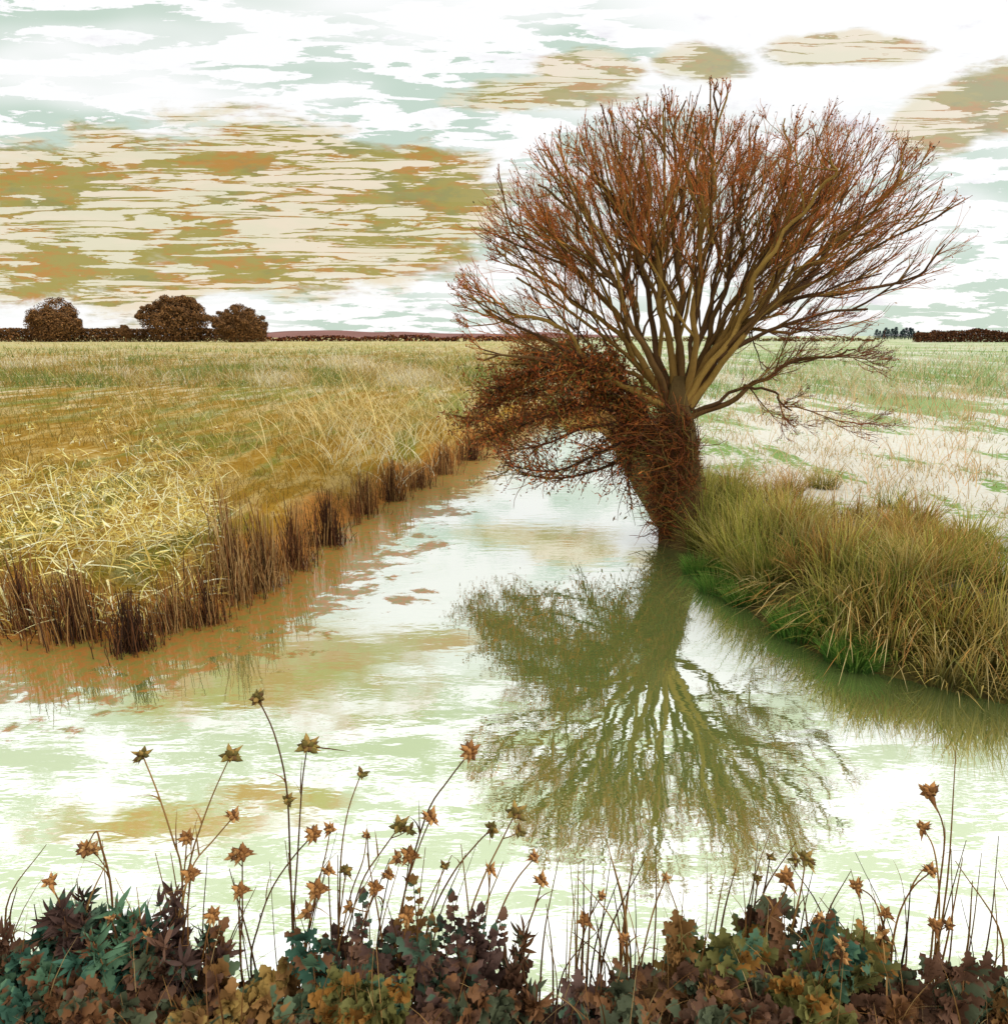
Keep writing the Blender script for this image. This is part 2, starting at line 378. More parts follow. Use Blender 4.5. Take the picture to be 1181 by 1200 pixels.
# ---------------------------------------------------------------- the willow
TY = float(onz(800, 640)[1])+.12
def resample(pts, K):
    pts = np.asarray(pts, float)
    # Catmull-Rom
    p = np.vstack([2*pts[0]-pts[1], pts, 2*pts[-1]-pts[-2]]); out = []
    n = len(pts)-1
    for s in np.linspace(0, n, K):
        i = min(int(s), n-1); u = s-i; a, b_, c_, d = p[i], p[i+1], p[i+2], p[i+3]
        out.append(.5*((2*b_)+(-a+c_)*u+(2*a-5*b_+4*c_-d)*u*u+(-a+3*b_-3*c_+d)*u**3))
    return np.array(out)
CROWN = at(826, 345, TY)
RX, RZ, RYY = 2.75, 1.87, 1.6
def env(p):   # >1 outside
    q = p-CROWN; rz = RZ if q[2] > 0 else 1.5
    return math.sqrt((q[0]/RX)**2+(q[1]/RYY)**2+(q[2]/rz)**2)
bark_cols = S((138, 106, 54), (104, 76, 42), (156, 124, 64), (88, 62, 38))
twig_cols = S((190, 108, 50), (172, 88, 42), (156, 104, 54), (196, 130, 64), (146, 112, 56), (204, 114, 56))
dark_cols = S((74, 48, 34), (92, 56, 38), (64, 44, 32))
HUB = at(795, 500, TY)
class Brancher:
    def __init__(s, cols_t, spread=1.0, tw=1.0): s.b = []; s.t = []; s.ct = cols_t; s.leaf = []; s.spread = spread; s.tw = tw
    def grow(s, p0, d, L, r, lev, free=False):
        K = 6; p = p0.copy(); P = [p.copy()]; d = d/np.linalg.norm(d); step = L/(K-1)
        out = p0-HUB; out /= np.linalg.norm(out)+1e-6
        for i in range(K-1):
            d = d+rng.normal(0, .15, 3)+np.array([0, 0, .03])+out*.09; d /= np.linalg.norm(d)
            if not free and env(p+d*step) > 1.0+rng.uniform(-.08, .06): 
                step *= .18
            p = p+d*step; P.append(p.copy())
        P = np.array(P)
        R = np.linspace(r, r*.45 if lev else r*.4, K)
        s.b.append((P, R, lev)) if r > .006 else s.t.append((P, R))
        if lev <= 0:
            s.leaf.append(P[-1]); return
        n = {3: 4, 2: 5, 1: 5}[lev]
        n = int(n*s.tw)+ (rng.random() < (n*s.tw) % 1)
        for k in range(n):
            tt = rng.uniform(.22, 1)*(K-1); i = min(int(tt), K-2); q = P[i]+(P[i+1]-P[i])*(tt-i)
            dd = P[i+1]-P[i]; dd /= np.linalg.norm(dd)+1e-9
            rv = rng.normal(0, 1, 3); rv -= dd*(rv@dd); rv /= np.linalg.norm(rv)+1e-9
            ang = rng.uniform(.25, .62)*s.spread
            nd = dd*math.cos(ang)+rv*math.sin(ang)+np.array([0, 0, .05 if not free else 0])
            rr = max(r*rng.uniform(.42, .6), .0026)
            s.grow(q, nd, L*rng.uniform(.42, .68), rr, lev-1, free)
    def emit(s, root, name_twigs, mat_b, mat_t, part, limb=None):
        gb = Geo()
        if limb is not None:
            P, R = limb; tubes(gb, P[None], R[None], pick(bark_cols, 1), 8)
        if s.b:
            P = np.array([q[0] for q in s.b]); R = np.array([q[1] for q in s.b])
            tubes(gb, P, R, pick(bark_cols, len(P)), 5)
        o = gb.build(part, mat_b, root)
        gt = Geo()
        if s.t:
            P = np.array([q[0] for q in s.t]); R = np.array([q[1] for q in s.t])
            tubes(gt, P, R, pick(s.ct, len(P), .18), 3)
        if s.leaf:
            L = np.array(s.leaf); sel = rng.random(len(L)) < .55; L = L[sel]; n = len(L)
            d1 = rng.normal(0, 1, (n, 3)); d1 /= np.linalg.norm(d1, axis=1, keepdims=True)
            d2 = np.cross(d1, rng.normal(0, 1, (n, 3))); d2 /= np.linalg.norm(d2, axis=1, keepdims=True)
            l = rng.uniform(.012, .028, (n, 1))
            Pp = np.stack([L, L+d1*l*.5, L+d1*l], 1); Ss = np.stack([d2*.001, d2*l*.25, d2*.001], 1)
            strips(gt, Pp, Ss, pick(s.ct+dark_cols, n, .2))
        if gt.n:
            tw = gt.build(name_twigs, mat_t, root if limb is None else o)
        return o
willow = empty('willow_tree', tuple(grd(800, 634)), label='large bare willow with a wide fan of russet twigs, leaning over the river bend', cat='tree')
# trunk
g = Geo()
tp = resample([at(800, 650, TY), at(800, 600, TY), at(797, 550, TY+.02), at(795, 505, TY), at(792, 470, TY), at(795, 440, TY)], 22)
a = np.linspace(0, 1, 22); tr = .11*(1-a)**2.2+.175*(1-.55*np.clip((a-.55)/.45, 0, 1)**1.5)
for k in range(1): tubes(g, tp[None], tr[None], pick(S((92, 72, 40)), 1), 20)
V = g.v[0]; n = 20
for i in range(len(V)):
    th = (i % n)/n*2*PI; cpt = tp[i//n]; V[i] = cpt+(V[i]-cpt)*(1+.10*math.sin(th*5+i//n*.15)+.07*math.sin(th*9-i//n*.3)+rng.normal(0, .015))
g.build('trunk', M_BARK, willow)
LIMBS = [  # pixel path, depth offset at tip (m), base radius (m)
 ([(782, 478), (708, 435), (657, 392), (600, 362), (572, 342)], -.5, .070),
 ([(785, 474), (743, 408), (692, 336), (645, 293), (600, 266)], .6, .085),
 ([(786, 472), (752, 412), (716, 322), (672, 258), (628, 217)], -1.1, .085),
 ([(790, 470), (763, 374), (743, 293), (708, 217), (690, 165)], .9, .080),
 ([(790, 468), (779, 374), (772, 293), (753, 217), (752, 140)], -.5, .085),
 ([(797, 470), (800, 374), (789, 283), (794, 207), (800, 122)], .5, .095),
 ([(800, 470), (819, 395), (814, 293), (833, 235), (842, 172)], -1.2, .085),
 ([(802, 472), (835, 395), (855, 308), (870, 232), (888, 145)], 1.2, .085),
 ([(804, 474), (845, 395), (885, 329), (926, 258), (946, 162)], -.3, .095),
 ([(806, 476), (865, 390), (926, 344), (972, 283), (1000, 200)], .8, .085),
 ([(808, 476), (855, 408), (936, 326), (1007, 260), (1052, 205)], -.8, .080),
 ([(808, 480), (860, 400), (936, 352), (1007, 340), (1068, 320), (1106, 291)], .1, .060),
 ([(810, 488), (865, 461), (906, 441), (957, 415), (1000, 412)], -.5, .060),
 ([(812, 484), (870, 455), (905, 462), (924, 482)], -.8, .032),
 ([(806, 470), (866, 398), (920, 388), (972, 378)], .5, .050),
 ([(780, 476), (733, 437), (672, 408), (618, 398)], .7, .060),
 ([(788, 470), (750, 395), (722, 300), (700, 240), (660, 195)], 1.7, .070),
 ([(795, 468), (790, 380), (760, 290), (735, 200), (725, 150)], 1.8, .070),
 ([(800, 468), (826, 380), (838, 300), (812, 210), (820, 130)], 1.9, .070),
 ([(802, 470), (850, 372), (905, 290), (915, 200), (920, 140)], 1.8, .070),
 ([(803, 470), (862, 380), (900, 300), (960, 230), (975, 175)], -1.6, .070),
 ([(785, 472), (730, 400), (665, 350), (615, 310), (582, 300)], 1.2, .060),
]
for li, (pp, dy, r0) in enumerate(LIMBS):
    n = len(pp); ctrl = [at(x, y, TY+.75*dy*(k/(n-1))**1.2) for k, (x, y) in enumerate(pp)]
    K = 26; P = resample(ctrl, K)
    ph = rng.uniform(0, 6.3, (4, 3)); ta = np.linspace(0, 1, K)[:, None]
    P += (.05*np.sin(ta*9+ph[0])+.03*np.sin(ta*19+ph[1])+.018*np.sin(ta*37+ph[2]))*np.minimum(1, ta*4)*np.array([1, 1, .5])+rng.normal(0, .004, (K, 3))*ta
    a = np.linspace(0, 1, K); R = r0*.37*(1-a)**.9+.008+ .014*(1-a)**8
    low = li in (12, 13, 14)
    B = Brancher(twig_cols if not low else S((150, 82, 46), (124, 70, 42), (106, 64, 40)), 1.0, 1.0)
    Lt = np.linalg.norm(np.diff(P, axis=0), axis=1).sum()
    nb = int(3.2*Lt)+2
    if not low and li != 11:      # strong forks low on the limb
        for fk in range(2):
            i = int(rng.uniform(.12, .45)*K); dd = P[i+1]-P[i]; dd /= np.linalg.norm(dd); rv = rng.normal(0, 1, 3); rv -= dd*(rv@dd); rv /= np.linalg.norm(rv)
            an = rng.uniform(.2, .42); B.grow(P[i], dd*math.cos(an)+rv*math.sin(an), rng.uniform(1.3, 1.9), R[i]*.72, 3)
    for k in range(nb):
        u = rng.uniform(.14 if not low else .2, 1)**.75; i = min(int(u*(K-1)), K-2)
        dd = P[i+1]-P[i]; dd /= np.linalg.norm(dd)
        rv = rng.normal(0, 1, 3); rv -= dd*(rv@dd); rv /= np.linalg.norm(rv)
        ang = rng.uniform(.3, .85); nd = dd*math.cos(ang)+rv*math.sin(ang)+np.array([0, 0, .12])
        if li == 11: B.grow(P[i], nd, rng.uniform(.25, .5), R[i]*.5, 2 if u<.8 else 1, True); continue
        if low: B.grow(P[i], nd+rng.normal(0, .3, 3), rng.uniform(.35, .7), max(R[i]*.5, .009), 2 if u < .6 else 3, True); continue
        B.grow(P[i], nd, (1.05-.45*u)*rng.uniform(.7, 1.1), min(max(R[i]*.55, .007), .018), 3 if u < .85 else 2)
    B.emit(willow, 'twigs', M_BARK, M_TWIG, 'limb', (P, R))
# shoots matted round the trunk
g = Geo(); N = 4200
th = rng.uniform(0, 2*PI, N); u = rng.random(N)**.8
bx = at(797, 620, TY)
root = np.stack([bx[0]-.03+np.cos(th)*(.18-.05*u), bx[1]+np.sin(th)*(.18-.05*u), bx[2]-.12+u*1.45-.28*(np.cos(th) > .2)*u], 1)
K = 6; P = [root]; d = np.stack([np.cos(th)*.6-.45, np.sin(th)*.6-.15, rng.uniform(-.1, 1.5, N)], 1)
lf = (.25+1.3*np.clip(.5-.5*np.cos(th), 0, 1)*(.35+.65*u))*rng.choice([.5, .9, 1.7], N, p=[.4, .4, .2])
for k in range(K-1):
    d = d+rng.normal(0, .36, (N, 3))+np.array([-.02, 0, -.05]); d /= np.linalg.norm(d, axis=1, keepdims=True)
    P.append(P[-1]+d*(rng.uniform(.03, .12, (N, 1))*lf[:, None]))
P = np.stack(P, 1); R = np.linspace(.005, .002, K)[None]*rng.uniform(.6, 1.5, (N, 1))
tubes(g, P, R, pick(S((136, 72, 36), (104, 56, 30), (156, 92, 42), (74, 46, 28), (120, 98, 48)), N, .2), 3)
g.build('trunk_shoots', M_TWIG, willow)

# overhanging shrub beside it
shrub = empty('willow_shrub', tuple(grd(765, 600)), label='low rust-brown shrub arching over the water on the left side of the willow trunk', cat='shrub')
g = Geo(); gt = Geo()
ARCS = [([(775, 560), (745, 470), (680, 430), (610, 440), (560, 478)], .6), ([(772, 565), (735, 480), (665, 455), (590, 470), (545, 500)], .9),
        ([(772, 570), (740, 500), (690, 475), (620, 495), (560, 515)], .3), ([(775, 575), (745, 505), (690, 500), (640, 520), (585, 530)], .0),
        ([(775, 580), (750, 515), (705, 530), (650, 552), (590, 545)], -.2), ([(775, 580), (752, 520), (715, 545), (660, 560), (610, 556)], .1),
        ([(775, 565), (735, 455), (700, 425), (650, 420), (600, 428)], .8), ([(778, 570), (755, 480), (720, 440), (690, 432), (660, 440)], -.3),
        ([(778, 585), (765, 530), (745, 520), (735, 545), (738, 575)], -.1), ([(775, 570), (740, 480), (700, 465), (650, 478), (600, 500)], 1.2),
        ([(778, 575), (750, 500), (735, 500), (705, 520), (690, 545)], .5), ([(775, 565), (730, 462), (660, 440), (600, 455), (556, 492)], 1.4)]
sc_ = S((150, 80, 34), (118, 66, 30), (166, 100, 42), (96, 68, 34), (122, 104, 46), (170, 84, 38))
for pp, dy in ARCS:
    n = len(pp); Pm = resample([at(x, y, TY+.1+dy*(k/(n-1))) for k, (x, y) in enumerate(pp)], 24)
    tubes(g, Pm[None], np.linspace(.03, .006, 24)[None], pick(dark_cols, 1), 6)
    for rep in range(95):
        u = rng.uniform(.25, 1); i = min(int(u*23), 22); q = Pm[i]; dd = Pm[i+1]-Pm[i]; dd /= np.linalg.norm(dd)
        d = dd*.7+rng.normal(0, .55, 3)+np.array([0, 0, .15]); K = 6; P = [q]; stp = rng.uniform(.04, .11)
        for k in range(K-1): d = d+rng.normal(0, .25, 3); d /= np.linalg.norm(d); P.append(P[-1]+d*stp)
        P = np.array(P); tubes(gt, P[None], np.linspace(.007, .0025, K)[None], pick(sc_+dark_cols, 1, .2), 3)
        m_ = 30 if pp[2][1] < 490 else 7
        ctr = P[rng.integers(1, K, m_)]+rng.normal(0, .05, (m_, 3))
        d1 = rng.normal(0, 1, (m_, 3)); d1 /= np.linalg.norm(d1, axis=1, keepdims=True)
        d2 = np.cross(d1, rng.normal(0, 1, (m_, 3))); d2 /= np.linalg.norm(d2, axis=1, keepdims=True)
        l = rng.uniform(.03, .07, (m_, 1))
        strips(gt, np.stack([ctr, ctr+d1*l*.5, ctr+d1*l], 1), np.stack([d2*.001, d2*l*.16, d2*.001], 1), pick(sc_, m_, .22))
g.build('stems', M_BARK, shrub); gt.build('foliage', M_LEAF, shrub)
# ---------------------------------------------------------------- grasses on the right bank
def along(line, n, d0, d1, sgn=1):
    seg = np.linalg.norm(np.diff(line, axis=0), axis=1); cum = np.concatenate([[0], np.cumsum(seg)])
    s = rng.uniform(0, cum[-1], n); i = np.clip(np.searchsorted(cum, s)-1, 0, len(seg)-1)
    tt = ((s-cum[i])/seg[i])[:, None]; p = line[i]*(1-tt)+line[i+1]*tt
    tg = (line[i+1]-line[i])/seg[i][:, None]; nrm = np.stack([-tg[:, 1], tg[:, 0]], 1)*sgn
    dd = rng.uniform(d0, d1, n)[:, None]
    return p+nrm*dd, nrm, dd[:, 0]
rb = RBw[4:16].copy()
def z3(p): return np.concatenate([p, hfield(p[:, 0], p[:, 1])[:, None]], 1)
def clump(p, s=2.2, k=.5):
    v = np.array([mnoise.noise(Vector((a*s, b*s, 3.7))) for a, b in p]); return rng.random(len(p)) < np.clip(.5+v*2.2+k-.5, .03, 1)
g = Geo()
# the long tussocks: centres, each with its own fan of blades
cen, nr, dd = along(RBw[4:13], 400, .1, 2.3)
col_sets = [S((222, 208, 100), (236, 216, 128), (190, 186, 82)), S((226, 192, 112), (204, 172, 88), (240, 214, 146)), S((138, 150, 60), (166, 164, 76), (190, 176, 88)), S((212, 146, 80), (228, 178, 108), (176, 140, 70))]
for c_, nn, dq in zip(cen, nr, dd):
    n = 120; a = rng.uniform(0, 2*PI, n); rr = rng.random(n)**.6*.16
    p = np.stack([c_[0]+np.cos(a)*rr, c_[1]+np.sin(a)*rr], 1)
    if dq > 1.5 and (c_[0] < 2.4 or rng.random() < .35): continue
    h = rng.uniform(.18, .66, n)*rng.uniform(.75, 1.15)*(1.05 if dq < .9 else .8)*(1.2 if c_[0] < 2.6 else .84)
    lean = np.stack([np.cos(a), np.sin(a)], 1)*rng.uniform(.03, .34, (n, 1))*rng.uniform(.6, 1.3)-nn[None]*rng.uniform(0, .2, (n, 1))*(dq < .6)+rng.normal(0, .05, (n, 2))
    ci = rng.choice(4, p=[.5, .25, .15, .10] if c_[0] < 2.8 else [.2, .32, .14, .34])
    cb = pick(S((66, 80, 30), (52, 66, 26), (88, 84, 38)), n, .15); ct = pick(col_sets[ci], n, .15)
    blades(g, z3(p), h, lean, rng.uniform(.0022, .0062, n), cb, ct, 6, rng.uniform(.25, .6))
tag(g.build('bank_grass', M_GRASS, smooth=False), 'tall yellow-green grass tussocks along the right bank', 'grass', kind='stuff')
# bright green tufts at the waterline
g = Geo()
TUFTS = [((818, 668), .22), ((842, 690), .26), ((868, 704), .2), ((940, 745), .26), ((925, 738), .2), ((985, 772), .15), ((1005, 780), .18), ((862, 678), .2)]
for k, ((x, y), rad) in enumerate(TUFTS):
    c_ = onz(x, y, .05); n = 420; a = rng.uniform(0, 2*PI, n); rr = rng.random(n)**.6*rad*.8
    p = np.stack([c_[0]+.04+np.cos(a)*rr, c_[1]+.06+np.sin(a)*rr*.7], 1)
    zz = z3(p); zz[:, 2] = np.maximum(zz[:, 2], -.02)
    blades(g, zz, rng.uniform(.1, .26, n), np.stack([np.cos(a), np.sin(a)], 1)*rng.uniform(.03, .16, (n, 1)), rng.uniform(.003, .006, n), pick(S((44, 78, 26), (60, 96, 34)), n, .15), pick(S((110, 152, 58), (90, 138, 50), (146, 172, 80)), n, .2), 4, .3)
tag(g.build('green_grass', M_GRASS, smooth=False), 'short bright green tufts at the foot of the right bank', 'grass', kind='stuff')
# overhanging dry grass dipping to the water
g = Geo()
p, nn, dd = along(RBw[6:14], 9000, -.03, .4)
k = clump(p, 1.6, .45); p, nn = p[k], nn[k]; n = len(p); z = z3(p); z[:, 2] += rng.uniform(.08, .34, n)
blades(g, z, rng.uniform(.08, .3, n), -nn*rng.uniform(.1, .42, (n, 1))+rng.normal(0, .08, (n, 2)), rng.uniform(.003, .006, n), pick(S((110, 100, 44), (84, 80, 36)), n), pick(S((222, 186, 116), (186, 156, 84), (202, 140, 74), (130, 136, 60), (240, 212, 150)), n), 5, .95)
tag(g.build('hanging_grass', M_STRAW, smooth=False), 'dry tan grass drooping to the water under the right bank tussocks', 'grass', kind='stuff')
# field straw on the right and left meadows
def field_pts(n, x0, x1, y0, y1, z=.48, powr=1.0):
    px = rng.uniform(x0, x1, n); py = y0+(y1-y0)*rng.random(n)**powr
    p = np.array([onz(a, b, z)[:2] for a, b in zip(px, py)]); ok = ~inside(p[:, 0], p[:, 1]); return p[ok], px[ok], py[ok]
g = Geo()
p, px, py = field_pts(15000, 640, 1230, 401, 660, powr=1.1)
keep = (segdist(p[:, 0], p[:, 1], RBw) > .6) & clump(p, .9, .55); p, px, py = p[keep], px[keep], py[keep]; n = len(p)
dist = p[:, 1]; sc = np.clip(dist/7, .8, 5)
h = rng.uniform(.06, .32, n)*np.clip(dist/9, .8, 2.2)
blades(g, z3(p), h, rng.normal(0, 1, (n, 2))*np.array([.9, .4])*h[:, None], .0032*sc*rng.uniform(.7, 1.3, n), pick(S((176, 150, 96), (160, 140, 90)), n), pick(S((222, 186, 140), (214, 160, 120), (232, 208, 170), (150, 170, 104), (200, 170, 110)), n), 5, .5)
tag(g.build('meadow_straw', M_STRAW, smooth=False), 'thin tan and pinkish straw scattered over the pale right meadow', 'grass', kind='stuff')
g = Geo()
p, px, py = field_pts(30000, -40, 640, 401, 700, powr=1.0)
keep = (segdist(p[:, 0], p[:, 1], LBw) > .15) & (clump(p, .8, .6) | ((p[:, 1] > 12) & clump(p, .15, .6))); p, px, py = p[keep], px[keep], py[keep]; n = len(p)
dist = p[:, 1]; sc = np.clip(dist/8, .7, 8)
h = rng.uniform(.05, .3, n)*np.clip(dist/8, .7, 2.6)
far = (dist > 14)[:, None]
cb = np.where(far, pick(S((140, 128, 62), (150, 140, 74), (120, 120, 56)), n), pick(S((130, 100, 40), (110, 96, 36), (150, 122, 54)), n))
mid = ((dist > 7.5) & (dist < 24) & (px < 470))[:, None]
ct = np.where(far & ~mid, pick(S((196, 176, 116), (220, 206, 166), (160, 150, 84), (186, 150, 84), (232, 220, 190)), n), pick(S((160, 130, 56), (150, 112, 40), (186, 160, 84), (124, 118, 44), (112, 112, 40)), n))
blades(g, z3(p), h, rng.normal(0, 1, (n, 2))*np.array([.9, .4])*h[:, None], .0032*sc*rng.uniform(.7, 1.3, n), cb, ct, 5, .5)
# taller tufts far out on both meadows, coloured by patch
def fartufts(g, x0, x1, n, pal_a, pal_b, pal_c, y1=455):
    px = rng.uniform(x0, x1, n); py = 399.5+(y1-399.5)*rng.random(n)**.9
    p = np.array([onz(a, b, .48)[:2] for a, b in zip(px, py)]); p = p[~inside(p[:, 0], p[:, 1])]; n = len(p)
    v = np.array([mnoise.noise(Vector((math.atan2(a, b)*9, math.log(b)*5, 1.7)))+.6*mnoise.noise(Vector((math.atan2(a, b)*34, math.log(b)*17, 5.7))) for a, b in p])+rng.normal(0, .12, n)
    c = np.where((v > .16)[:, None], pick(pal_b, n), np.where((v < -.2)[:, None], pick(pal_c, n), pick(pal_a, n)))
    d = p[:, 1]; h = rng.uniform(.16, .55, n)*np.clip(d/16, .7, 1.7)
    blades(g, z3(p), h, rng.normal(0, 1, (n, 2))*np.array([.8, .4])*h[:, None], .0042*np.clip(d/10, 1, 7)*rng.uniform(.6, 1.3, n), c*.8, c, 4, .5)
fartufts(g, -30, 640, 17000, S((168, 136, 66), (186, 158, 92), (150, 128, 60)), S((118, 134, 62), (136, 150, 76), (96, 118, 50)), S((228, 216, 186), (214, 196, 150), (238, 230, 210)))
# long arched straws
def straws(g, n, x0, x1, y0, y1, l0, l1, w, cols, bias=0.0, z=.48):
    p, px, py = field_pts(n, x0, x1, y0, y1, z); n = len(p); L = rng.uniform(l0, l1, n); s = rng.choice([-1, 1], n, p=[.5-bias/2, .5+bias/2])
    lean = np.stack([s*rng.uniform(.2, 1.1, n), rng.normal(0, .25, n)], 1)*L[:, None]
    blades(g, z3(p), L, lean, w*rng.uniform(.7, 1.3, n), pick(cols, n), pick(cols, n), 8, .3)
sw = S((226, 204, 140), (206, 178, 108), (236, 220, 170), (190, 160, 96))
straws(g, 420, 330, 560, 430, 520, .4, 1.5, .0085, sw, -.5)
straws(g, 45, 340, 500, 450, 530, 1.0, 2.0, .010, sw, -.2)
straws(g, 380, 150, 480, 430, 560, .3, 1.0, .007, sw, -.3)
straws(g, 260, 500, 640, 402, 450, .5, 1.8, .012, sw, -.5)
straws(g, 300, 50, 330, 405, 480, .4, 1.2, .010, S((190, 174, 100), (160, 140, 70), (220, 200, 140)), 0)
straws(g, 220, 380, 520, 500, 545, .2, .6, .008, S((240, 232, 206), (226, 210, 160)), .2)
tag(g.build('meadow_grass', M_STRAW, smooth=False), 'ochre and green meadow grass with long arched straws on the left bank', 'grass', kind='stuff')
g = Geo(); fartufts(g, 640, 1230, 11000, S((228, 214, 182), (216, 190, 146), (234, 224, 200)), S((118, 152, 84), (136, 164, 96), (150, 170, 104)), S((240, 234, 222), (226, 206, 176)), 470)
straws(g, 520, 880, 1200, 410, 500, .5, 1.5, .007, S((222, 170, 124), (214, 184, 140), (196, 160, 110)), -.1)
straws(g, 500, 850, 1150, 470, 590, .25, .8, .005, S((226, 180, 136), (232, 212, 180), (206, 170, 120)), -.3)
tag(g.build('arched_straw', M_STRAW, smooth=False), 'long arched tan straws on the right meadow behind the tussocks', 'grass', kind='stuff')
# pale yellow cut-straw heap, lower left
g = Geo()
yl = S((246, 228, 146), (250, 238, 180), (232, 208, 120), (206, 176, 90), (252, 246, 212), (180, 148, 72))
def litter(n, x0, x1, y0, y1, l0, l1, w, z, up=.6):
    p, px, py = field_pts(n, x0, x1, y0, y1, z); n = len(p); L = rng.uniform(l0, l1, n)
    keep = py > 690-(px+60)*.55*1.0+ -90; p, L = p[keep], L[keep]; n = len(p)
    a = rng.uniform(0, 2*PI, n); el = rng.uniform(-.05, 1.45, n)
    r0 = z3(p); r0[:, 2] += rng.uniform(0, .16, n); 
    d = np.stack([np.cos(a)*np.cos(el), np.sin(a)*np.cos(el)*.5, np.sin(el)*up*1.4], 1)
    K = 6; tt = np.linspace(0, 1, K)[None, :, None]
    P = r0[:, None]+d[:, None]*tt*L[:, None, None]+(np.array([0, 0, -.45])*rng.uniform(0, 1.2, (n, 1, 1))+rng.normal(0, .2, (n, 1, 3)))*(tt**2)*L[:, None, None]
    sd_ = np.cross(d, rng.normal(0, 1, (n, 3))+np.array([0, -1.2, .5])); sd_ /= np.linalg.norm(sd_, axis=1, keepdims=True)
    wv = w*rng.uniform(.5, 1.2, (n, 1, 1))*np.array([.7, 1, 1, .85, .5, .1])[None, :, None]
    strips(g, P, sd_[:, None]*wv, pick(yl, n, .08))
litter(2300, -40, 250, 560, 690, .10, .46, .0055, .45)
litter(250, -40, 250, 560, 690, .12, .40, .009, .45)
litter(800, 150, 262, 530, 660, .12, .36, .0055, .45)
litter(350, -40, 260, 470, 600, .08, .26, .007, .45)
for k in range(90):   # star-shaped broken heads
    p, px, py = field_pts(1, -30, 190, 480, 640)
    if not len(p): continue
    c_ = z3(p)[0]+np.array([0, 0, rng.uniform(.08, .3)]); n = 9
    d = rng.normal(0, 1, (n, 3))*np.array([1, .5, 1]); d /= np.linalg.norm(d, axis=1, keepdims=True); L = rng.uniform(.04, .1, (n, 1))
    sd_ = np.cross(d, np.array([0, -1, .3])+rng.normal(0, .2, (n, 3))); sd_ /= np.linalg.norm(sd_, axis=1, keepdims=True)
    strips(g, np.stack([c_+0*d, c_+d*L*.5, c_+d*L], 1), np.stack([sd_*.003, sd_*.009, sd_*.001], 1), pick(yl, n, .08))
    tubes(g, np.array([[c_-np.array([rng.normal(0, .05), 0, c_[2]-.42]), c_]]), np.array([[.004, .003]]), pick(yl, 1), 3)
tag(g.build('yellow_straw', M_STRAW, smooth=False), 'tangle of pale yellow straw and flattened stalks on the lower left bank', 'dry straw', kind='stuff')
# ---------------------------------------------------------------- reeds
brown = S((98, 60, 34), (76, 46, 28), (124, 78, 44), (150, 100, 58), (56, 36, 24)); tan_ = S((176, 138, 88), (150, 112, 66), (196, 160, 108))
RF = 0
REEDS = [  # px centre, py foot, half-width px, height m, stems, palette, label
 (28, 748, 45, .62, 110, 0, 'sparse brown reeds at the left end of the waterline'),
 (90, 752, 36, .62, 170, 0, 'dense dark brown reed clump left of the drooping sheaf'),
 (150, 768, 30, .55, 230, 2, 'darkest and most tightly packed reed sheaf, standing out in the shallow water'),
 (200, 742, 28, .5, 90, 1, 'thin tawny reeds in front of the orange bank scar'),
 (240, 735, 26, .55, 110, 0, 'dark reeds at the bend below the straw heap'),
 (272, 706, 26, .92, 170, 1, 'tall mixed tan and brown reeds at the left edge of the big reed bed'),
 (310, 692, 24, .95, 170, 1, 'tall pale-streaked reeds in the middle of the big reed bed'),
 (345, 668, 20, .82, 130, 0, 'brown reeds between the pale-streaked clump and the dark clump'),
 (384, 640, 22, .72, 190, 2, 'upright dark reed clump at the right end of the big reed bed'),
 (425, 604, 22, .6, 140, 0, 'short grey-brown reeds just beyond the big reed bed'),
 (458, 588, 20, .6, 130, 0, 'bushy grey-brown reeds halfway to the rust shrub'),
 (492, 572, 18, .55, 110, 1, 'faded reeds in the small inlet on the far left bank'),
 (522, 556, 18, .65, 130, 0, 'reeds just short of the rust shrub tip'),
 (552, 540, 18, .6, 120, 2, 'dark reeds below the tip of the rust shrub'),
]
for (x, y, hw, hh, n, pal, lab) in REEDS:
    c_ = onz(x, y, 0.0); e = empty('reed_clump', (c_[0], c_[1], -.03), label=lab, cat='reeds', group='reeds along the left waterline')
    sx = abs(onz(x+hw, y, 0)[0]-c_[0]); g = Geo(); n = int(n*rng.uniform(.9, 1.35)); hh *= rng.uniform(.8, 1.2)
    th = rng.uniform(0, 2*PI, n); rr = np.abs(rng.normal(0, .62, n))
    r0 = np.stack([c_[0]+np.cos(th)*rr*sx*1.0, c_[1]+.08+np.sin(th)*rr*max(.16, sx*.45), np.full(n, -.03)], 1)
    r0[:, 2] = np.maximum(hfield(r0[:, 0], r0[:, 1])-.02, -.06)
    h = hh*rng.uniform(.3, 1.12, n)*np.clip(1-.3*rr, .35, 1)
    K = 5; tt = np.linspace(0, 1, K)[None, :, None]
    ln = np.stack([rng.normal(0, .07, n)*hh, rng.normal(0, .05, n)*hh, h], 1)
    P = r0[:, None]+ln[:, None]*np.concatenate([tt**1.6, tt**1.6, tt], 2)
    P[:, 1:-1, 0] += rng.normal(0, .006, (n, K-2))
    R = np.linspace(.0048, .0022, K)[None]*rng.uniform(.7, 1.3, (n, 1))
    cols = [brown+tan_[:2], brown+tan_+tan_, brown[:2]+brown[4:]][pal]
    tubes(g, P, R, pick(cols, n, .2), 3)
    k = rng.random(n) < .35; n2 = k.sum()   # narrow drooping leaves
    blades(g, P[k][:, 2], rng.uniform(.05, .16, n2), rng.normal(0, .05, (n2, 2)), np.full(n2, .003), pick(cols, n2), None, 4, .8)
    g.build('stems', M_REED, e)
g = Geo(); p, nn, dd = along(LBw[1:], 2600, -.10, .22, -1)
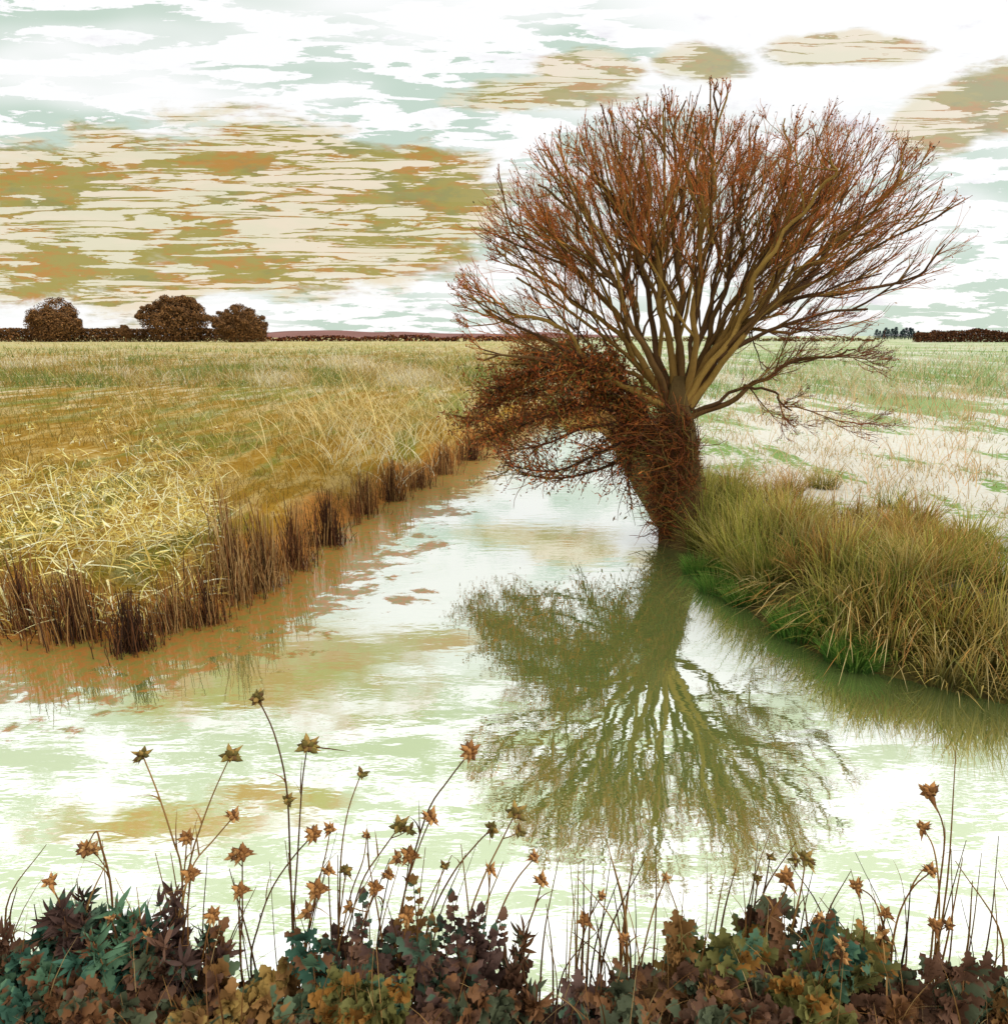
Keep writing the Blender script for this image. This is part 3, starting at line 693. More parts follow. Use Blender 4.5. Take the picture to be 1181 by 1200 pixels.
k = clump(p, 2.6, .42); p = p[k]; n = len(p); zz = z3(p); zz[:, 2] = np.maximum(zz[:, 2]-.02, -.06); K = 5; tt = np.linspace(0, 1, K)[None, :, None]
hgt = rng.uniform(.12, .62, n)*(.6+.7*np.abs(np.sin(p[:, 0]*2.7+p[:, 1]*1.9)))
ln = np.stack([rng.normal(0, .05, n), rng.normal(0, .04, n), hgt], 1)
tubes(g, zz[:, None]+ln[:, None]*np.concatenate([tt**1.6, tt**1.6, tt], 2), np.linspace(.0045, .002, K)[None]*rng.uniform(.6, 1.3, (n, 1)), pick(brown+tan_[:2], n, .2), 3)
tag(g.build('reed_fringe', M_REED), 'sparse ragged fringe of thin brown stems filling the gaps between the reed clumps', 'reeds', kind='stuff')
# ---------------------------------------------------------------- horizon
def leafmass(g, c_, r, n, ls, cols, flat=0):
    d = rng.normal(0, 1, (n, 3)); d /= np.linalg.norm(d, axis=1, keepdims=True)
    q = rng.random((n, 1))**.35; p = np.asarray(c_)+d*q*np.asarray(r)
    a = rng.normal(0, 1, (n, 3)); a /= np.linalg.norm(a, axis=1, keepdims=True); b_ = np.cross(a, d); b_ /= np.linalg.norm(b_, axis=1, keepdims=True)+1e-6
    l = ls*rng.uniform(.6, 1.3, (n, 1))
    strips(g, np.stack([p-a*l*.5, p, p+a*l*.5], 1), np.stack([b_*l*.1, b_*l*.3, b_*l*.05], 1), pick(cols, n, .2))
dk = S((126, 88, 56), (106, 76, 50), (142, 102, 64), (90, 68, 46))
def roundtree(px, base, top, wpx, lobes, D, label, nl=1):
    b0 = at(px, base, D); b0[2] = .45; T = at(px, top, D); s = D/F/cp*.96; hgt = T[2]-b0[2]; r = wpx*s/2
    e = empty('round_tree', tuple(b0), label=label, cat='tree', group='round trees on the horizon')
    g = Geo(); tubes(g, resample([b0-np.array([0, 0, .3]), b0+np.array([.1, 0, hgt*.3]), b0+np.array([.2, 0, hgt*.6])], 6)[None], np.linspace(.5, .25, 6)[None]*hgt/11, pick(dk, 1), 8)
    for k in range(6):
        a = rng.uniform(0, 2*PI); tubes(g, resample([b0+np.array([0, 0, hgt*.2]), b0+np.array([math.cos(a)*r*.3, math.sin(a)*r*.3, hgt*.45]), b0+np.array([math.cos(a)*r*.6, math.sin(a)*r*.5, hgt*.7])], 6)[None], np.linspace(.22, .07, 6)[None]*hgt/11, pick(dk, 1), 5)
    g.build('trunk', M_BARK, e); g = Geo()
    for (lx, lz, lr) in lobes:
        c_ = b0+np.array([lx*r, rng.normal(0, .15)*r, lz*hgt])
        leafmass(g, c_, (lr*r, lr*r*.9, lr*r*.85), int(6500*lr), .42*hgt/11, dk)
        for k in range(16):
            d = rng.normal(0, 1, 3); d[2] = abs(d[2]); d /= np.linalg.norm(d); leafmass(g, c_+d*lr*r*rng.uniform(.75, 1.0), np.array([.28, .26, .2])*lr*r*rng.uniform(.6, 1.2), 260, .4*hgt/11, dk)
    g.build('crown', M_FAR, e)
roundtree(62, 388, 353, 66, [(0, .55, .75), (-.5, .45, .55), (.5, .42, .5), (0, .3, .8)], 200, 'round brown tree at the left end of the horizon hedge')
roundtree(206, 388, 347, 72, [(.12, .66, .56), (-.5, .5, .48), (.55, .5, .5), (0, .35, .8), (.3, .72, .4)], 200, 'tallest and widest brown horizon tree, with a lumpy double crown')
roundtree(282, 396, 355, 60, [(0, .6, .62), (-.45, .42, .55), (.48, .42, .55), (0, .3, .8)], 190, 'round brown tree at the right end of the horizon hedge, down to the field edge')
roundtree(146, 388, 376, 20, [(0, .5, .7), (.4, .35, .5)], 200, 'tiny bush-like tree between the two left round trees')
def hedge(name, x0, x1, D, hpx, cols, label, base=.4, var=.15, ls=.8, dens=26):
    xa = at(x0, 395, D)[0]; xb = at(x1, 395, D)[0]; hm = hpx*D/F*.96
    e = empty(name, ((xa+xb)/2, D, base), label=label, cat='hedge'); g = Geo(); s = D/200; L = xb-xa; n = int(L/s*dens*hpx/8)
    x = rng.uniform(xa, xb, n); nz = np.array([mnoise.noise(Vector((q/s*.12, 2.2, 0)))+.5*mnoise.noise(Vector((q/s*.5, 7.2, 0))) for q in x])
    top = hm*(1+var*2*nz); z = base+rng.random(n)**.7*top; y = D+rng.normal(0, .9*s, n)
    p = np.stack([x, y, z], 1); a = rng.normal(0, 1, (n, 3)); a /= np.linalg.norm(a, axis=1, keepdims=True); b_ = np.cross(a, rng.normal(0, 1, (n, 3))); b_ /= np.linalg.norm(b_, axis=1, keepdims=True)
    l = ls*s*rng.uniform(.6, 1.3, (n, 1)); strips(g, np.stack([p-a*l*.5, p, p+a*l*.5], 1), np.stack([b_*l*.1, b_*l*.35, b_*l*.05], 1), pick(cols, n, .2))
    g.build('foliage', M_FAR, e); return e
hedge('hedgerow', -60, 312, 205, 15, dk, 'long low dark brown hedge under the round trees on the left horizon', dens=120, var=.06, ls=.55)
hedge('field_hedge', 306, 640, 215, 6, S((110, 58, 34), (84, 46, 32), (130, 78, 44), (70, 40, 30)), 'thin rust-coloured hedge line crossing the middle horizon', dens=50, var=.4, ls=.7)
hedge('brushwood_hedge', 640, 1030, 215, 4, S((110, 84, 40), (130, 110, 60), (84, 60, 36)), 'very low olive-brown hedge line behind the willow', dens=50, var=.4, ls=.6)
hedge('copse_hedge', 1072, 1250, 185, 14, S((112, 74, 50), (96, 62, 42), (84, 52, 38)), 'chunky brown hedge at the right end of the horizon', dens=150, var=.2, ls=.5)
# distant conifers
cf = S((74, 96, 104), (62, 84, 94), (84, 104, 108))
xs = np.linspace(1027, 1074, 15)+rng.normal(0, 1.0, 15)
proto = []
for v in range(3):
    g = Geo(); tubes(g, np.array([[[0, 0, -.3], [0, 0, 9.0]]]), np.array([[.25, .05]]), pick(S((60, 56, 48)), 1), 6)
    gt_ = Geo(); n = 700; z = rng.random(n)**.8; a = rng.uniform(0, 2*PI, n); rr = (1-z)**.8*(2.0+.5*np.sin(z*26+v*2))*rng.uniform(.5, 1, n)
    p = np.stack([np.cos(a)*rr, np.sin(a)*rr, 1.0+z*8.6], 1); d = np.stack([np.cos(a), np.sin(a), np.full(n, -.25)], 1)
    b_ = np.stack([-np.sin(a), np.cos(a), 0*a], 1); strips(gt_, np.stack([p, p+d*.4, p+d*.8], 1), np.stack([b_*.25, b_*.22, b_*.03], 1), pick(cf, n, .15))
    proto.append((g, gt_))
cache = {}
for k, x in enumerate(xs):
    b0 = at(x, 394, 330+rng.uniform(-12, 12)); b0[2] = .4; v = k % 3
    e = empty('conifer', tuple(b0), label='small blue-grey conifer in the distant wood left of the chunky brown hedge', cat='conifer', group='distant blue conifers'); s = rng.uniform(.42, .66); e.scale = (s*1.5, s*1.5, s)
    if v not in cache:
        cache[v] = [proto[v][0].build('trunk', M_BARK), proto[v][1].build('crown', M_FAR)]
        for o in cache[v]: o.parent = e
    else:
        for o in cache[v]: q = o.copy(); C.objects.link(q); q.parent = e
# low hills
xs = np.linspace(-900, 900, 400); g = Geo(); hz = np.array([mnoise.noise(Vector((q*.006, .3, 0)))*.6+.4*mnoise.noise(Vector((q*.02, 4.3, 0))) for q in xs])
hh = np.clip(6.5+hz*12.0, .3, 16)*np.exp(-((xs+80)/170)**2)
rows = [(560, 0), (600, .5), (660, 1), (760, .6), (860, 0)]
V = np.array([[x, y, .2+h*k] for (y, k) in rows for x, h in zip(xs, hh)])
ii = (np.arange(4)[:, None]*400+np.arange(399)[None]).ravel()
g.add(V, np.array(srgb(134, 96, 92)), np.stack([ii, ii+1, ii+401, ii+400], 1))
tag(g.build('hills', colmat('hill_heather', .95, 0, .4, .02, .05)), 'low purplish moorland hills on the left centre horizon', 'hills', kind='structure')

# ---------------------------------------------------------------- foreground seed heads
sd_cols = S((158, 108, 62), (178, 126, 74), (124, 82, 48), (196, 150, 96), (104, 70, 44)); sd_green = S((132, 114, 58), (112, 98, 50), (156, 126, 68), (106, 78, 46))
def seedhead_mesh(variant, cols, name):
    g = Geo(); n = [15, 20, 11][variant]
    for k in range(n):
        a = 2.4*k+rng.normal(0, .2); el = math.asin(1-1.55*(k+.5)/n); 
        d = np.array([math.cos(a)*math.cos(el), math.sin(a)*math.cos(el), math.sin(el)]); L = rng.uniform(.008, .019); d = d+rng.normal(0, .22, 3); d /= np.linalg.norm(d)
        K = 6; tt = np.linspace(0, 1, K); P = d[None]*(tt*L+.002)[:, None]+np.array([0, 0, .3])*(tt**2*L*.4)[:, None]
        tubes(g, P[None], (np.array([.0014, .0033, .0042, .0035, .0018, .0002])*rng.uniform(.7, 1.2))[None], pick(cols, 1, .15), 6)
        if k % 2 == 0:   # papery bract
            s_ = np.cross(d, [0, 0, 1.]); s_ /= np.linalg.norm(s_)+1e-6; Lb = L*rng.uniform(1.0, 1.5); dn = d+np.array([0, 0, -.25])
            strips(g, np.array([[d*.002, dn*Lb*.45, dn*Lb]]), np.array([[s_*.0016, s_*.0036, s_*.0003]]), pick(cols, 1, .2))
    for k in range(9):
        d = rng.normal(0, 1, 3); d /= np.linalg.norm(d); tubes(g, np.array([[d*.002, d*.006, d*.0095]]), np.array([[.002, .003, .0005]]), pick(cols, 1, .2), 5)
    o = g.build(name, M_SEED); me = o.data; bpy.data.objects.remove(o); return me
HEADS = [seedhead_mesh(v, cset, 'seed_head') for cset in (sd_cols, sd_green) for v in (0, 1, 2)]
NB = 1.25
# (path of pixels from head to foot, depth, head size, head variant, extra heads, label)
G = 'dried seed stalks on the near bank'
ST = [
 ([(302, 818), (322, 862), (336, 925), (340, 1010), (345, 1130)], 1.30, 1.0, 3, [(337, 938, .8)], 'tallest seed stalk of all, its head bent left over open water'),
 ([(167, 885), (185, 930), (203, 985), (213, 1025), (216, 1130)], 1.32, .9, 4, [], 'tall stalk leaning left, its dark head high above the left leaf mass'),
 ([(270, 886), (250, 930), (235, 970), (222, 1015), (203, 1130)], 1.28, 1.15, 4, [], 'tall stalk with a big spiky green-brown head leaning right above the left leaf mass'),
 ([(360, 875), (354, 920), (349, 1000), (345, 1060), (343, 1130)], 1.26, 1.2, 4, [], 'straight stalk with a broad flat green-brown head and one long bract'),
 ([(423, 907), (408, 950), (400, 1000), (398, 1060), (398, 1130)], 1.33, .8, 5, [], 'tall stalk with a small narrow olive head near the centre left'),
 ([(551, 881), (525, 915), (501, 952), (478, 1030), (459, 1130)], 1.27, 1.15, 1, [], 'tall stalk leaning right with a large rust-brown head over mid water'),
 ([(274, 957), (250, 985), (226, 1015), (210, 1070), (198, 1130)], 1.24, .85, 0, [], 'stalk with a rusty head below and right of the big spiky head'),
 ([(219, 982), (216, 1020), (208, 1070), (200, 1130)], 1.30, .9, 1, [], 'short stalk with a broad tan head just above the left leaf mass'),
 ([(368, 978), (345, 1003), (319, 1041), (303, 1085), (294, 1135)], 1.25, 1.0, 1, [], 'arching dark stalk bowed right to a round brown head'),
 ([(387, 972), (382, 1000), (372, 1040), (362, 1085), (356, 1130)], 1.31, .8, 0, [], 'stalk with a small head and crossing bracts right of the round brown head'),
 ([(468, 969), (447, 998), (426, 1030), (412, 1075), (404, 1130)], 1.29, 1.15, 4, [(480, 972, .8)], 'stalk bowed right carrying a wide double head'),
 ([(505, 959), (492, 990), (476, 1040), (466, 1090), (462, 1130)], 1.24, 1.0, 0, [], 'stalk with a rust head hanging beside the long right-leaning stalk'),
 ([(430, 980), (425, 1010), (412, 1045), (402, 1090), (398, 1130)], 1.35, .6, 2, [], 'thin stalk with a tiny bud-like head in the centre left'),
 ([(284, 1001), (284, 1040), (284, 1078), (282, 1130)], 1.27, 1.1, 1, [(274, 1003, .8)], 'straight stalk with two tan heads side by side'),
 ([(100, 996), (112, 975), (118, 990), (130, 1040), (140, 1130)], 1.30, 1.0, 1, [(110, 997, .75)], 'hooked stalk whose tan head hangs down over the far left leaves'),
 ([(58, 1034), (72, 1062), (86, 1092), (96, 1135)], 1.22, .9, 0, [], 'leftmost stalk, rust head at the edge of the leaf mass'),
 ([(282, 1044), (280, 1075), (282, 1110), (284, 1150)], 1.20, .95, 1, [], 'short stalk with a tan head directly under the paired heads'),
 ([(224, 1025), (220, 1060), (214, 1100), (208, 1150)], 1.19, 1.0, 1, [], 'short stalk with a rough head against the dark left leaves'),
 ([(385, 1021), (386, 1055), (388, 1090), (390, 1140)], 1.28, .8, 0, [], 'short stalk with a small head left of the twin round heads'),
 ([(405, 1020), (401, 1055), (396, 1090), (392, 1140)], 1.30, .85, 3, [], 'short stalk with a starry olive head in the centre left cluster'),
 ([(372, 1043), (366, 1075), (360, 1105), (356, 1150)], 1.21, 1.2, 1, [(361, 1069, 1.1)], 'stout stalk with one shaggy head above another in the centre left'),
 ([(480, 1003), (476, 1035), (470, 1080), (466, 1140)], 1.26, 1.05, 1, [(466, 1006, .9)], 'stalk with twin brown heads below the wide double head'),
 ([(456, 1026), (450, 1055), (444, 1090), (440, 1140)], 1.28, .8, 0, [], 'short stalk with a ragged head below the twin brown heads'),
 ([(440, 1041), (432, 1065), (426, 1095), (420, 1140)], 1.23, .9, 1, [(410, 1063, .8)], 'short bent stalk with two brown heads low in the cluster'),
 ([(576, 971), (556, 992), (530, 1025), (505, 1075), (492, 1135)], 1.30, .95, 3, [], 'arching stalk with an olive head left of the pale centre stalks'),
 ([(575, 1020), (572, 1055), (567, 1090), (560, 1140)], 1.26, .75, 0, [], 'straight stalk with a small rust head in the centre'),
 ([(520, 1015), (512, 1045), (502, 1085), (494, 1140)], 1.34, .7, 5, [], 'slim stalk with a pale small head above the oak-shaped leaves'),
 ([(250, 1073), (243, 1095), (238, 1120), (232, 1155)], 1.17, 1.0, 1, [], 'low stalk with a shaggy tan head over the purple leaves'),
 ([(174, 1097), (172, 1115), (168, 1135), (166, 1165)], 1.16, .7, 2, [], 'low bud-like head in front of the dark left leaves'),
 ([(130, 1077), (136, 1095), (140, 1115), (142, 1155)], 1.17, .6, 2, [], 'lowest left stalk with a tiny head among teal leaves'),
 ([(478, 1074), (474, 1095), (468, 1120), (462, 1160)], 1.18, 1.0, 1, [], 'low stalk with a broad rust head in the oak leaves'),
 ([(604, 953), (588, 985), (566, 1030), (548, 1080), (536, 1135)], 1.25, 1.15, 4, [(608, 975, .85)], 'bowed stalk with two stacked olive-brown heads right of centre'),
 ([(626, 1006), (606, 1030), (590, 1060), (578, 1095), (572, 1140)], 1.29, .75, 0, [], 'thin curved stalk with a small dark head right of centre'),
 ([(635, 1033), (628, 1060), (618, 1090), (612, 1140)], 1.27, .9, 0, [], 'stalk with a star-shaped rust head over the white gap in the leaves'),
 ([(685, 1079), (684, 1095), (682, 1115), (680, 1155)], 1.19, .9, 1, [(704, 1051, .7)], 'short stalk with a tan head in the straw tuft right of centre'),
 ([(730, 1101), (734, 1115), (738, 1130), (740, 1165)], 1.18, .8, 1, [], 'lowest dark head in the gap between the two right leaf masses'),
 ([(780, 1030), (768, 1060), (756, 1105), (748, 1150)], 1.25, .6, 2, [], 'leaning stalk with a small bud left of the right leaf mass'),
 ([(888, 1030), (884, 1060), (876, 1095), (870, 1145)], 1.28, .7, 5, [], 'pale slim stalk with a small straw head on the right'),
 ([(902, 1005), (896, 1040), (884, 1085), (876, 1140)], 1.31, .65, 5, [], 'taller pale stalk with a narrow straw head on the right'),
 ([(944, 1006), (938, 1045), (926, 1095), (918, 1145)], 1.24, 1.0, 4, [(932, 1007, .8)], 'stalk with two brown heads side by side above the olive leaves'),
 ([(921, 1029), (920, 1045), (900, 1080), (886, 1140)], 1.21, 1.1, 1, [], 'stalk with a wide star-shaped rust head on the right'),
 ([(1003, 1039), (1022, 1052), (1034, 1080), (1040, 1110), (1042, 1150)], 1.24, .9, 0, [], 'hooked stalk curving left to a rust head over open water on the right'),
 ([(1089, 929), (1106, 973), (1102, 1030), (1094, 1085), (1088, 1140)], 1.27, 1.1, 1, [], 'tallest stalk on the right with a large cone-shaped head'),
 ([(1081, 970), (1094, 995), (1100, 1040), (1100, 1090), (1098, 1140)], 1.30, .85, 0, [], 'stalk with a dark head just below the large cone-shaped head'),
 ([(1091, 1022), (1070, 1040), (1054, 1070), (1046, 1105), (1042, 1145)], 1.22, .85, 0, [], 'stalk arching right to a rust head halfway down the right cluster'),
 ([(1038, 1071), (1034, 1090), (1030, 1115), (1028, 1155)], 1.18, .8, 1, [(1033, 1095, 1.0)], 'low stalk with two tan heads one above the other on the right'),
 ([(1096, 1085), (1096, 1105), (1094, 1130), (1092, 1165)], 1.18, .9, 1, [(1111, 1085, .8)], 'low stalk with paired brown heads at the right edge cluster'),
 ([(985, 1121), (984, 1135), (982, 1150), (980, 1175)], 1.14, 1.1, 1, [(985, 1108, .9)], 'lowest right head, shaggy and tan against the olive leaves'),
 ([(962, 1077), (955, 1095), (950, 1120), (948, 1160)], 1.17, .7, 2, [], 'low stalk with a small pale head beside the teal leaf'),
]
stc = S((112, 74, 40), (134, 92, 50), (90, 58, 34), (150, 112, 66))
for (pp, D, hs, hv, extra, lab) in ST:
    pts = [at(x, y, D+.012*math.sin(i*1.7+D*30)) for i, (x, y) in enumerate(pp)]
    foot = pts[-1].copy(); gz = float(hfield(foot[0], D)); foot = np.array([foot[0], D, gz-.02])
    if pts[-1][2] > gz+.02: pts.append(foot)
    else:
        pts = [q for q in pts if q[2] > gz+.02]+[foot]
    e = empty('seed_stalk', tuple(foot), label=lab, cat='seed stalk', group=G)
    P = resample(pts[::-1], 22); g = Geo(); c0 = pick(stc, 1, .15)
    tubes(g, P[None], np.linspace(.0031, .0015, 22)[None], c0, 6)
    for k in rng.integers(3, 19, 2):   # sheathing leaf blades
        q = P[k]; blades(g, q[None], rng.uniform(.05, .14, 1), rng.normal(0, .05, (1, 2)), np.array([.0022]), pick(stc, 1), None, 6, .6)
    st = g.build('stem', M_REED, e)
    hl = [(P[-1], P[-1]-P[-3], hs)]
    for (hx, hy, s2) in extra: 
        q = at(hx, hy, D-.01); hl.append((q, np.array([hx-pp[0][0], 0, 8.]), s2))
        j = np.argmin(np.linalg.norm(P-q, axis=1)); j = max(j-2, 0); g2 = Geo()
        tubes(g2, resample([P[j], (P[j]+q)/2+np.array([0, 0, -.003]), q], 5)[None], np.full((1, 5), .0013), c0, 5); g2.build('side_stem', M_REED, e)
    for hi_, (q, d, s) in enumerate(hl):
        o = bpy.data.objects.new('seed_head', HEADS[(hv+hi_) % 3+(3 if hv > 2 else 0)]); C.objects.link(o); o.parent = e
        o.location = Vector(q)-Vector(foot); o.rotation_euler = Vector(d).to_track_quat('Z', 'Y').to_euler(); s *= D/1.27*1.42
        o.scale = (s, s, s)
    if 'long bract' in lab:
        g2 = Geo(); q = P[-1]; strips(g2, np.array([[q, q+np.array([.05, 0, -.006]), q+np.array([.10, 0, -.014])]]), np.array([[[0, 0, .002]]*2+[[0, 0, .0003]]]), pick(stc, 1)); g2.build('bract', M_REED, e)
# bare straws of the near bank
g = Geo()
BARE = [(182, 905+95, 212, 1130), (200, 1000, 222, 1130), (120, 985, 140, 1130), (334, 985, 352, 1130), (338, 1000, 347, 1130), (243, 1005, 236, 1130), (655, 1005, 632, 1130), (668, 1010, 676, 1130),
        (684, 1008, 683, 1130), (716, 1005, 700, 1140), (727, 1025, 690, 1140), (741, 1010, 745, 1130), (757, 1005, 700, 1130), (738, 1035, 728, 1130), (850, 1020, 832, 1135), (862, 1018, 838, 1135), (870, 1025, 872, 1130),
        (888, 985, 872, 1130), (902, 975, 865, 1140), (955, 1010, 930, 1135), (1120, 880, 1098, 1130), (1132, 985, 1090, 1135), (1128, 1005, 1104, 1130), (1060, 1050, 1066, 1130), (1018, 1030, 1045, 1120), (622, 1075, 590, 1130),
        (560, 985, 520, 1130), (546, 1000, 500, 1130), (590, 1010, 552, 1130), (40, 1060, 60, 1150), (52, 1075, 50, 1160), (1150, 1000, 1130, 1150), (1165, 1040, 1160, 1170), (20, 1040, 30, 1170), (10, 1090, 6, 1180), (1170, 980, 1150, 1150),
        (430, 1000, 452, 1130), (395, 975, 350, 1130), (316, 1010, 322, 1130), (410, 1040, 420, 1140), (780, 1030, 800, 1130), (640, 1060, 650, 1130), (300, 1040, 250, 1130), (160, 1040, 175, 1140), (90, 1030, 110, 1140)]
for k in range(70):
    x0 = rng.choice([rng.uniform(-30, 660), rng.uniform(660, 770), rng.uniform(780, 1210)], p=[.5, .2, .3]); BARE.append((x0+rng.normal(0, 32), rng.uniform(985, 1105), x0, 1150))
for (x1, y1, x0, y0) in BARE:
    D = rng.uniform(1.18, 1.36); a_ = at(x0, y0, D); a_[2] = float(hfield(a_[0], D)); b_ = at(x1, y1, D)
    mid = (a_+b_)/2+np.array([(a_[0]-b_[0])*.25, 0, .02]); P = resample([a_, mid, b_], 10)
    wv = np.linspace(.0028, .0006, 10)[None, :, None]*np.array([1., .3, 0])
    tubes(g, P[None], np.linspace(.0034, .0009, 10)[None]*rng.uniform(.6, 1.25), pick(stc+S((176, 136, 84)), 1, .15), 5)
n = 700; px = rng.uniform(-60, 1240, n); D = rng.uniform(1.0, 1.34, n); P0 = np.stack([(px-W0/2)/F*(D*cp+1.45*sp), D], 1)
den = np.interp(px, [0, 200, 400, 640, 700, 760, 900, 1000, 1180], [.6, .8, 1, .4, .9, .5, .7, .4, .8]); k = rng.random(n) < den; P0 = P0[k]; n = len(P0)
blades(g, z3(P0), rng.uniform(.08, .34, n), rng.normal(0, .07, (n, 2)), rng.uniform(.0012, .0026, n), pick(stc, n), pick(stc+S((176, 136, 84), (190, 160, 110)), n), 6, .5)
tag(g.build('dry_grass', M_STRAW), 'loose dry straws and bare stalks standing among the near bank plants', 'dry grass', kind='stuff')
# ---------------------------------------------------------------- foreground leafy plants
def lobed(L, Wd, lobes, depth, sharp=0):
    """outline (half width per station) of an oak-like leaf"""
    K = 26; t_ = np.linspace(0, 1, K); envp = np.sin(PI*np.clip(t_, 0, 1)**.75)**.8
    w = Wd*envp*(1-depth*(.5+.5*np.cos(t_*lobes*2*PI+.3)))
    w[0] = w[-1] = .0004; w[:3] = np.minimum(w[:3], .0015)
    return t_*L, np.maximum(w, .0006)
def leaf(g, base, d, nrm, L, Wd, lobes, depth, tint, curl=.2):
    s, w = lobed(L, Wd, lobes, depth); d = d/np.linalg.norm(d); side_ = np.cross(d, nrm); side_ /= np.linalg.norm(side_); nn = np.cross(side_, d)
    cen = base+d[None]*s[:, None]+nn[None]*(np.sin(s/L*PI)*L*curl*.4)[:, None]
    # lobes sweep forward: shift the edge along d
    e1 = cen+side_[None]*w[:, None]+d[None]*(w*.35)[:, None]+nn*(w*.25)[:, None]; e2 = cen-side_[None]*w[:, None]+d[None]*(w*.35)[:, None]+nn*(w*.25)[:, None]
    K = len(s); V = np.stack([e1, cen, e2], 1).reshape(-1, 3); k = np.arange(K-1)
    f = np.concatenate([np.stack([k*3, k*3+1, k*3+4, k*3+3], 1), np.stack([k*3+1, k*3+2, k*3+5, k*3+4], 1)])
    g.add(V, np.array([tint]*3), f)
def plant(px, top, wpx, D, kind, mat, label, n=None):
    top += {'round': 58, 'oak': 40, 'spiky': 34, 'fern': 16}[kind]
    """px centre, pixel row of the highest leaves, width in pixels"""
    b0 = at(px, 1150, D); gz = float(hfield(b0[0], D)); b0 = np.array([b0[0], D, gz]); s = (D*cp+(HC-gz-.2)*sp)/F
    T = at(px, top, D); H = max(T[2]-gz, .06); Rw = wpx*s/2
    e = empty('leafy_plant' if kind != 'fern' else 'fern_sprig', tuple(b0), label=label, cat='plant', group='low leafy plants on the near bank')
    gs = Geo(); gl_ = Geo(); ns = n or max(5, int(wpx/9))
    for k in range(ns):
        x = (k+.5)/ns*2-1+rng.normal(0, .06); hh = H*(1-.35*x*x)*rng.uniform(.62, 1.02) if k != ns//2 else H
        foot = b0+np.array([x*Rw*.55, rng.uniform(-.09, .05), -.01]); tip = b0+np.array([x*Rw+rng.normal(0, .015), rng.uniform(-.10, .05), hh])
        P = resample([foot, (foot+tip)/2+np.array([-x*Rw*.12, 0, .02]), tip], 12); tubes(gs, P[None], np.linspace(.0028, .001, 12)[None], pick(S((124, 86, 56), (146, 104, 66)), 1), 5)
        dtip = P[-1]-P[-3]; dtip /= np.linalg.norm(dtip); tint = rng.uniform(.7, 1.05)
        if kind == 'oak':
            for j in range(3, 12, 2):
                for sg in (-1, 1):
                    d = dtip*.6+np.array([sg*rng.uniform(.5, 1.1), rng.uniform(-.5, .3), rng.uniform(-.1, .4)]); L = rng.uniform(.04, .07)
                    leaf(gl_, P[j], d, np.array([rng.normal(0, .3), -1, rng.uniform(.2, 1)]), L, L*.34, 4, .5, tint)
            leaf(gl_, P[-1], dtip, np.array([0, -1, .4]), .06, .022, 4, .5, tint)
        elif kind == 'fern':
            tubes(gs, P[None], np.linspace(.003, .001, 12)[None], pick(S((90, 64, 40)), 1), 5)
            for j in range(2, 12):
                f_ = 1-abs(j-5)/9
                for sg in (-1, 1):
                    q_ = P[j]+(P[j]-P[j-1])*(.5 if sg > 0 else 0)*rng.uniform(.3, 1.3); d = dtip*rng.uniform(.5, 1.0)+np.array([sg*rng.uniform(.6, 1.1), rng.uniform(-.5, .3), rng.uniform(-.1, .2)]); leaf(gl_, q_, d, np.array([rng.normal(0, .35), -1, rng.uniform(0, .7)]), .062*f_*rng.uniform(.6, 1.1), .012*f_+.004, 3, .35, tint*rng.uniform(.8, 1.15), .3)
            leaf(gl_, P[-1], dtip, np.array([0, -1, .3]), .04, .012, 2, .2, tint)
        elif kind == 'spiky':
            for j in range(1, 12):
                for r_ in range(7):
                    d = dtip*.7+rng.normal(0, .65, 3)+np.array([0, -.1, .3]); L = rng.uniform(.025, .06); leaf(gl_, P[j], d, rng.normal(0, .4, 3)+np.array([0, -1, .4]), L, L*.11, 1, 0, tint, .15)
            for j in (2, 4, 6, 8): 
                d = rng.normal(0, .7, 3)+np.array([0, -.3, .3]); leaf(gl_, P[j], d, np.array([0, -1, .8]), .05, .019, 3, .35, tint)
        else:   # rounded clumps
            for j in range(2, 12):
                for r_ in range(6):
                    d = rng.normal(0, .8, 3)+np.array([0, -.2, .35]); L = rng.uniform(.012, .05); leaf(gl_, P[j], d, np.array([rng.normal(0, .5), -1, rng.uniform(0, 1)]), L, L*.40, 3, .3, tint, .2)
    gs.build('stems', M_REED, e); gl_.build('leaves', mat, e)
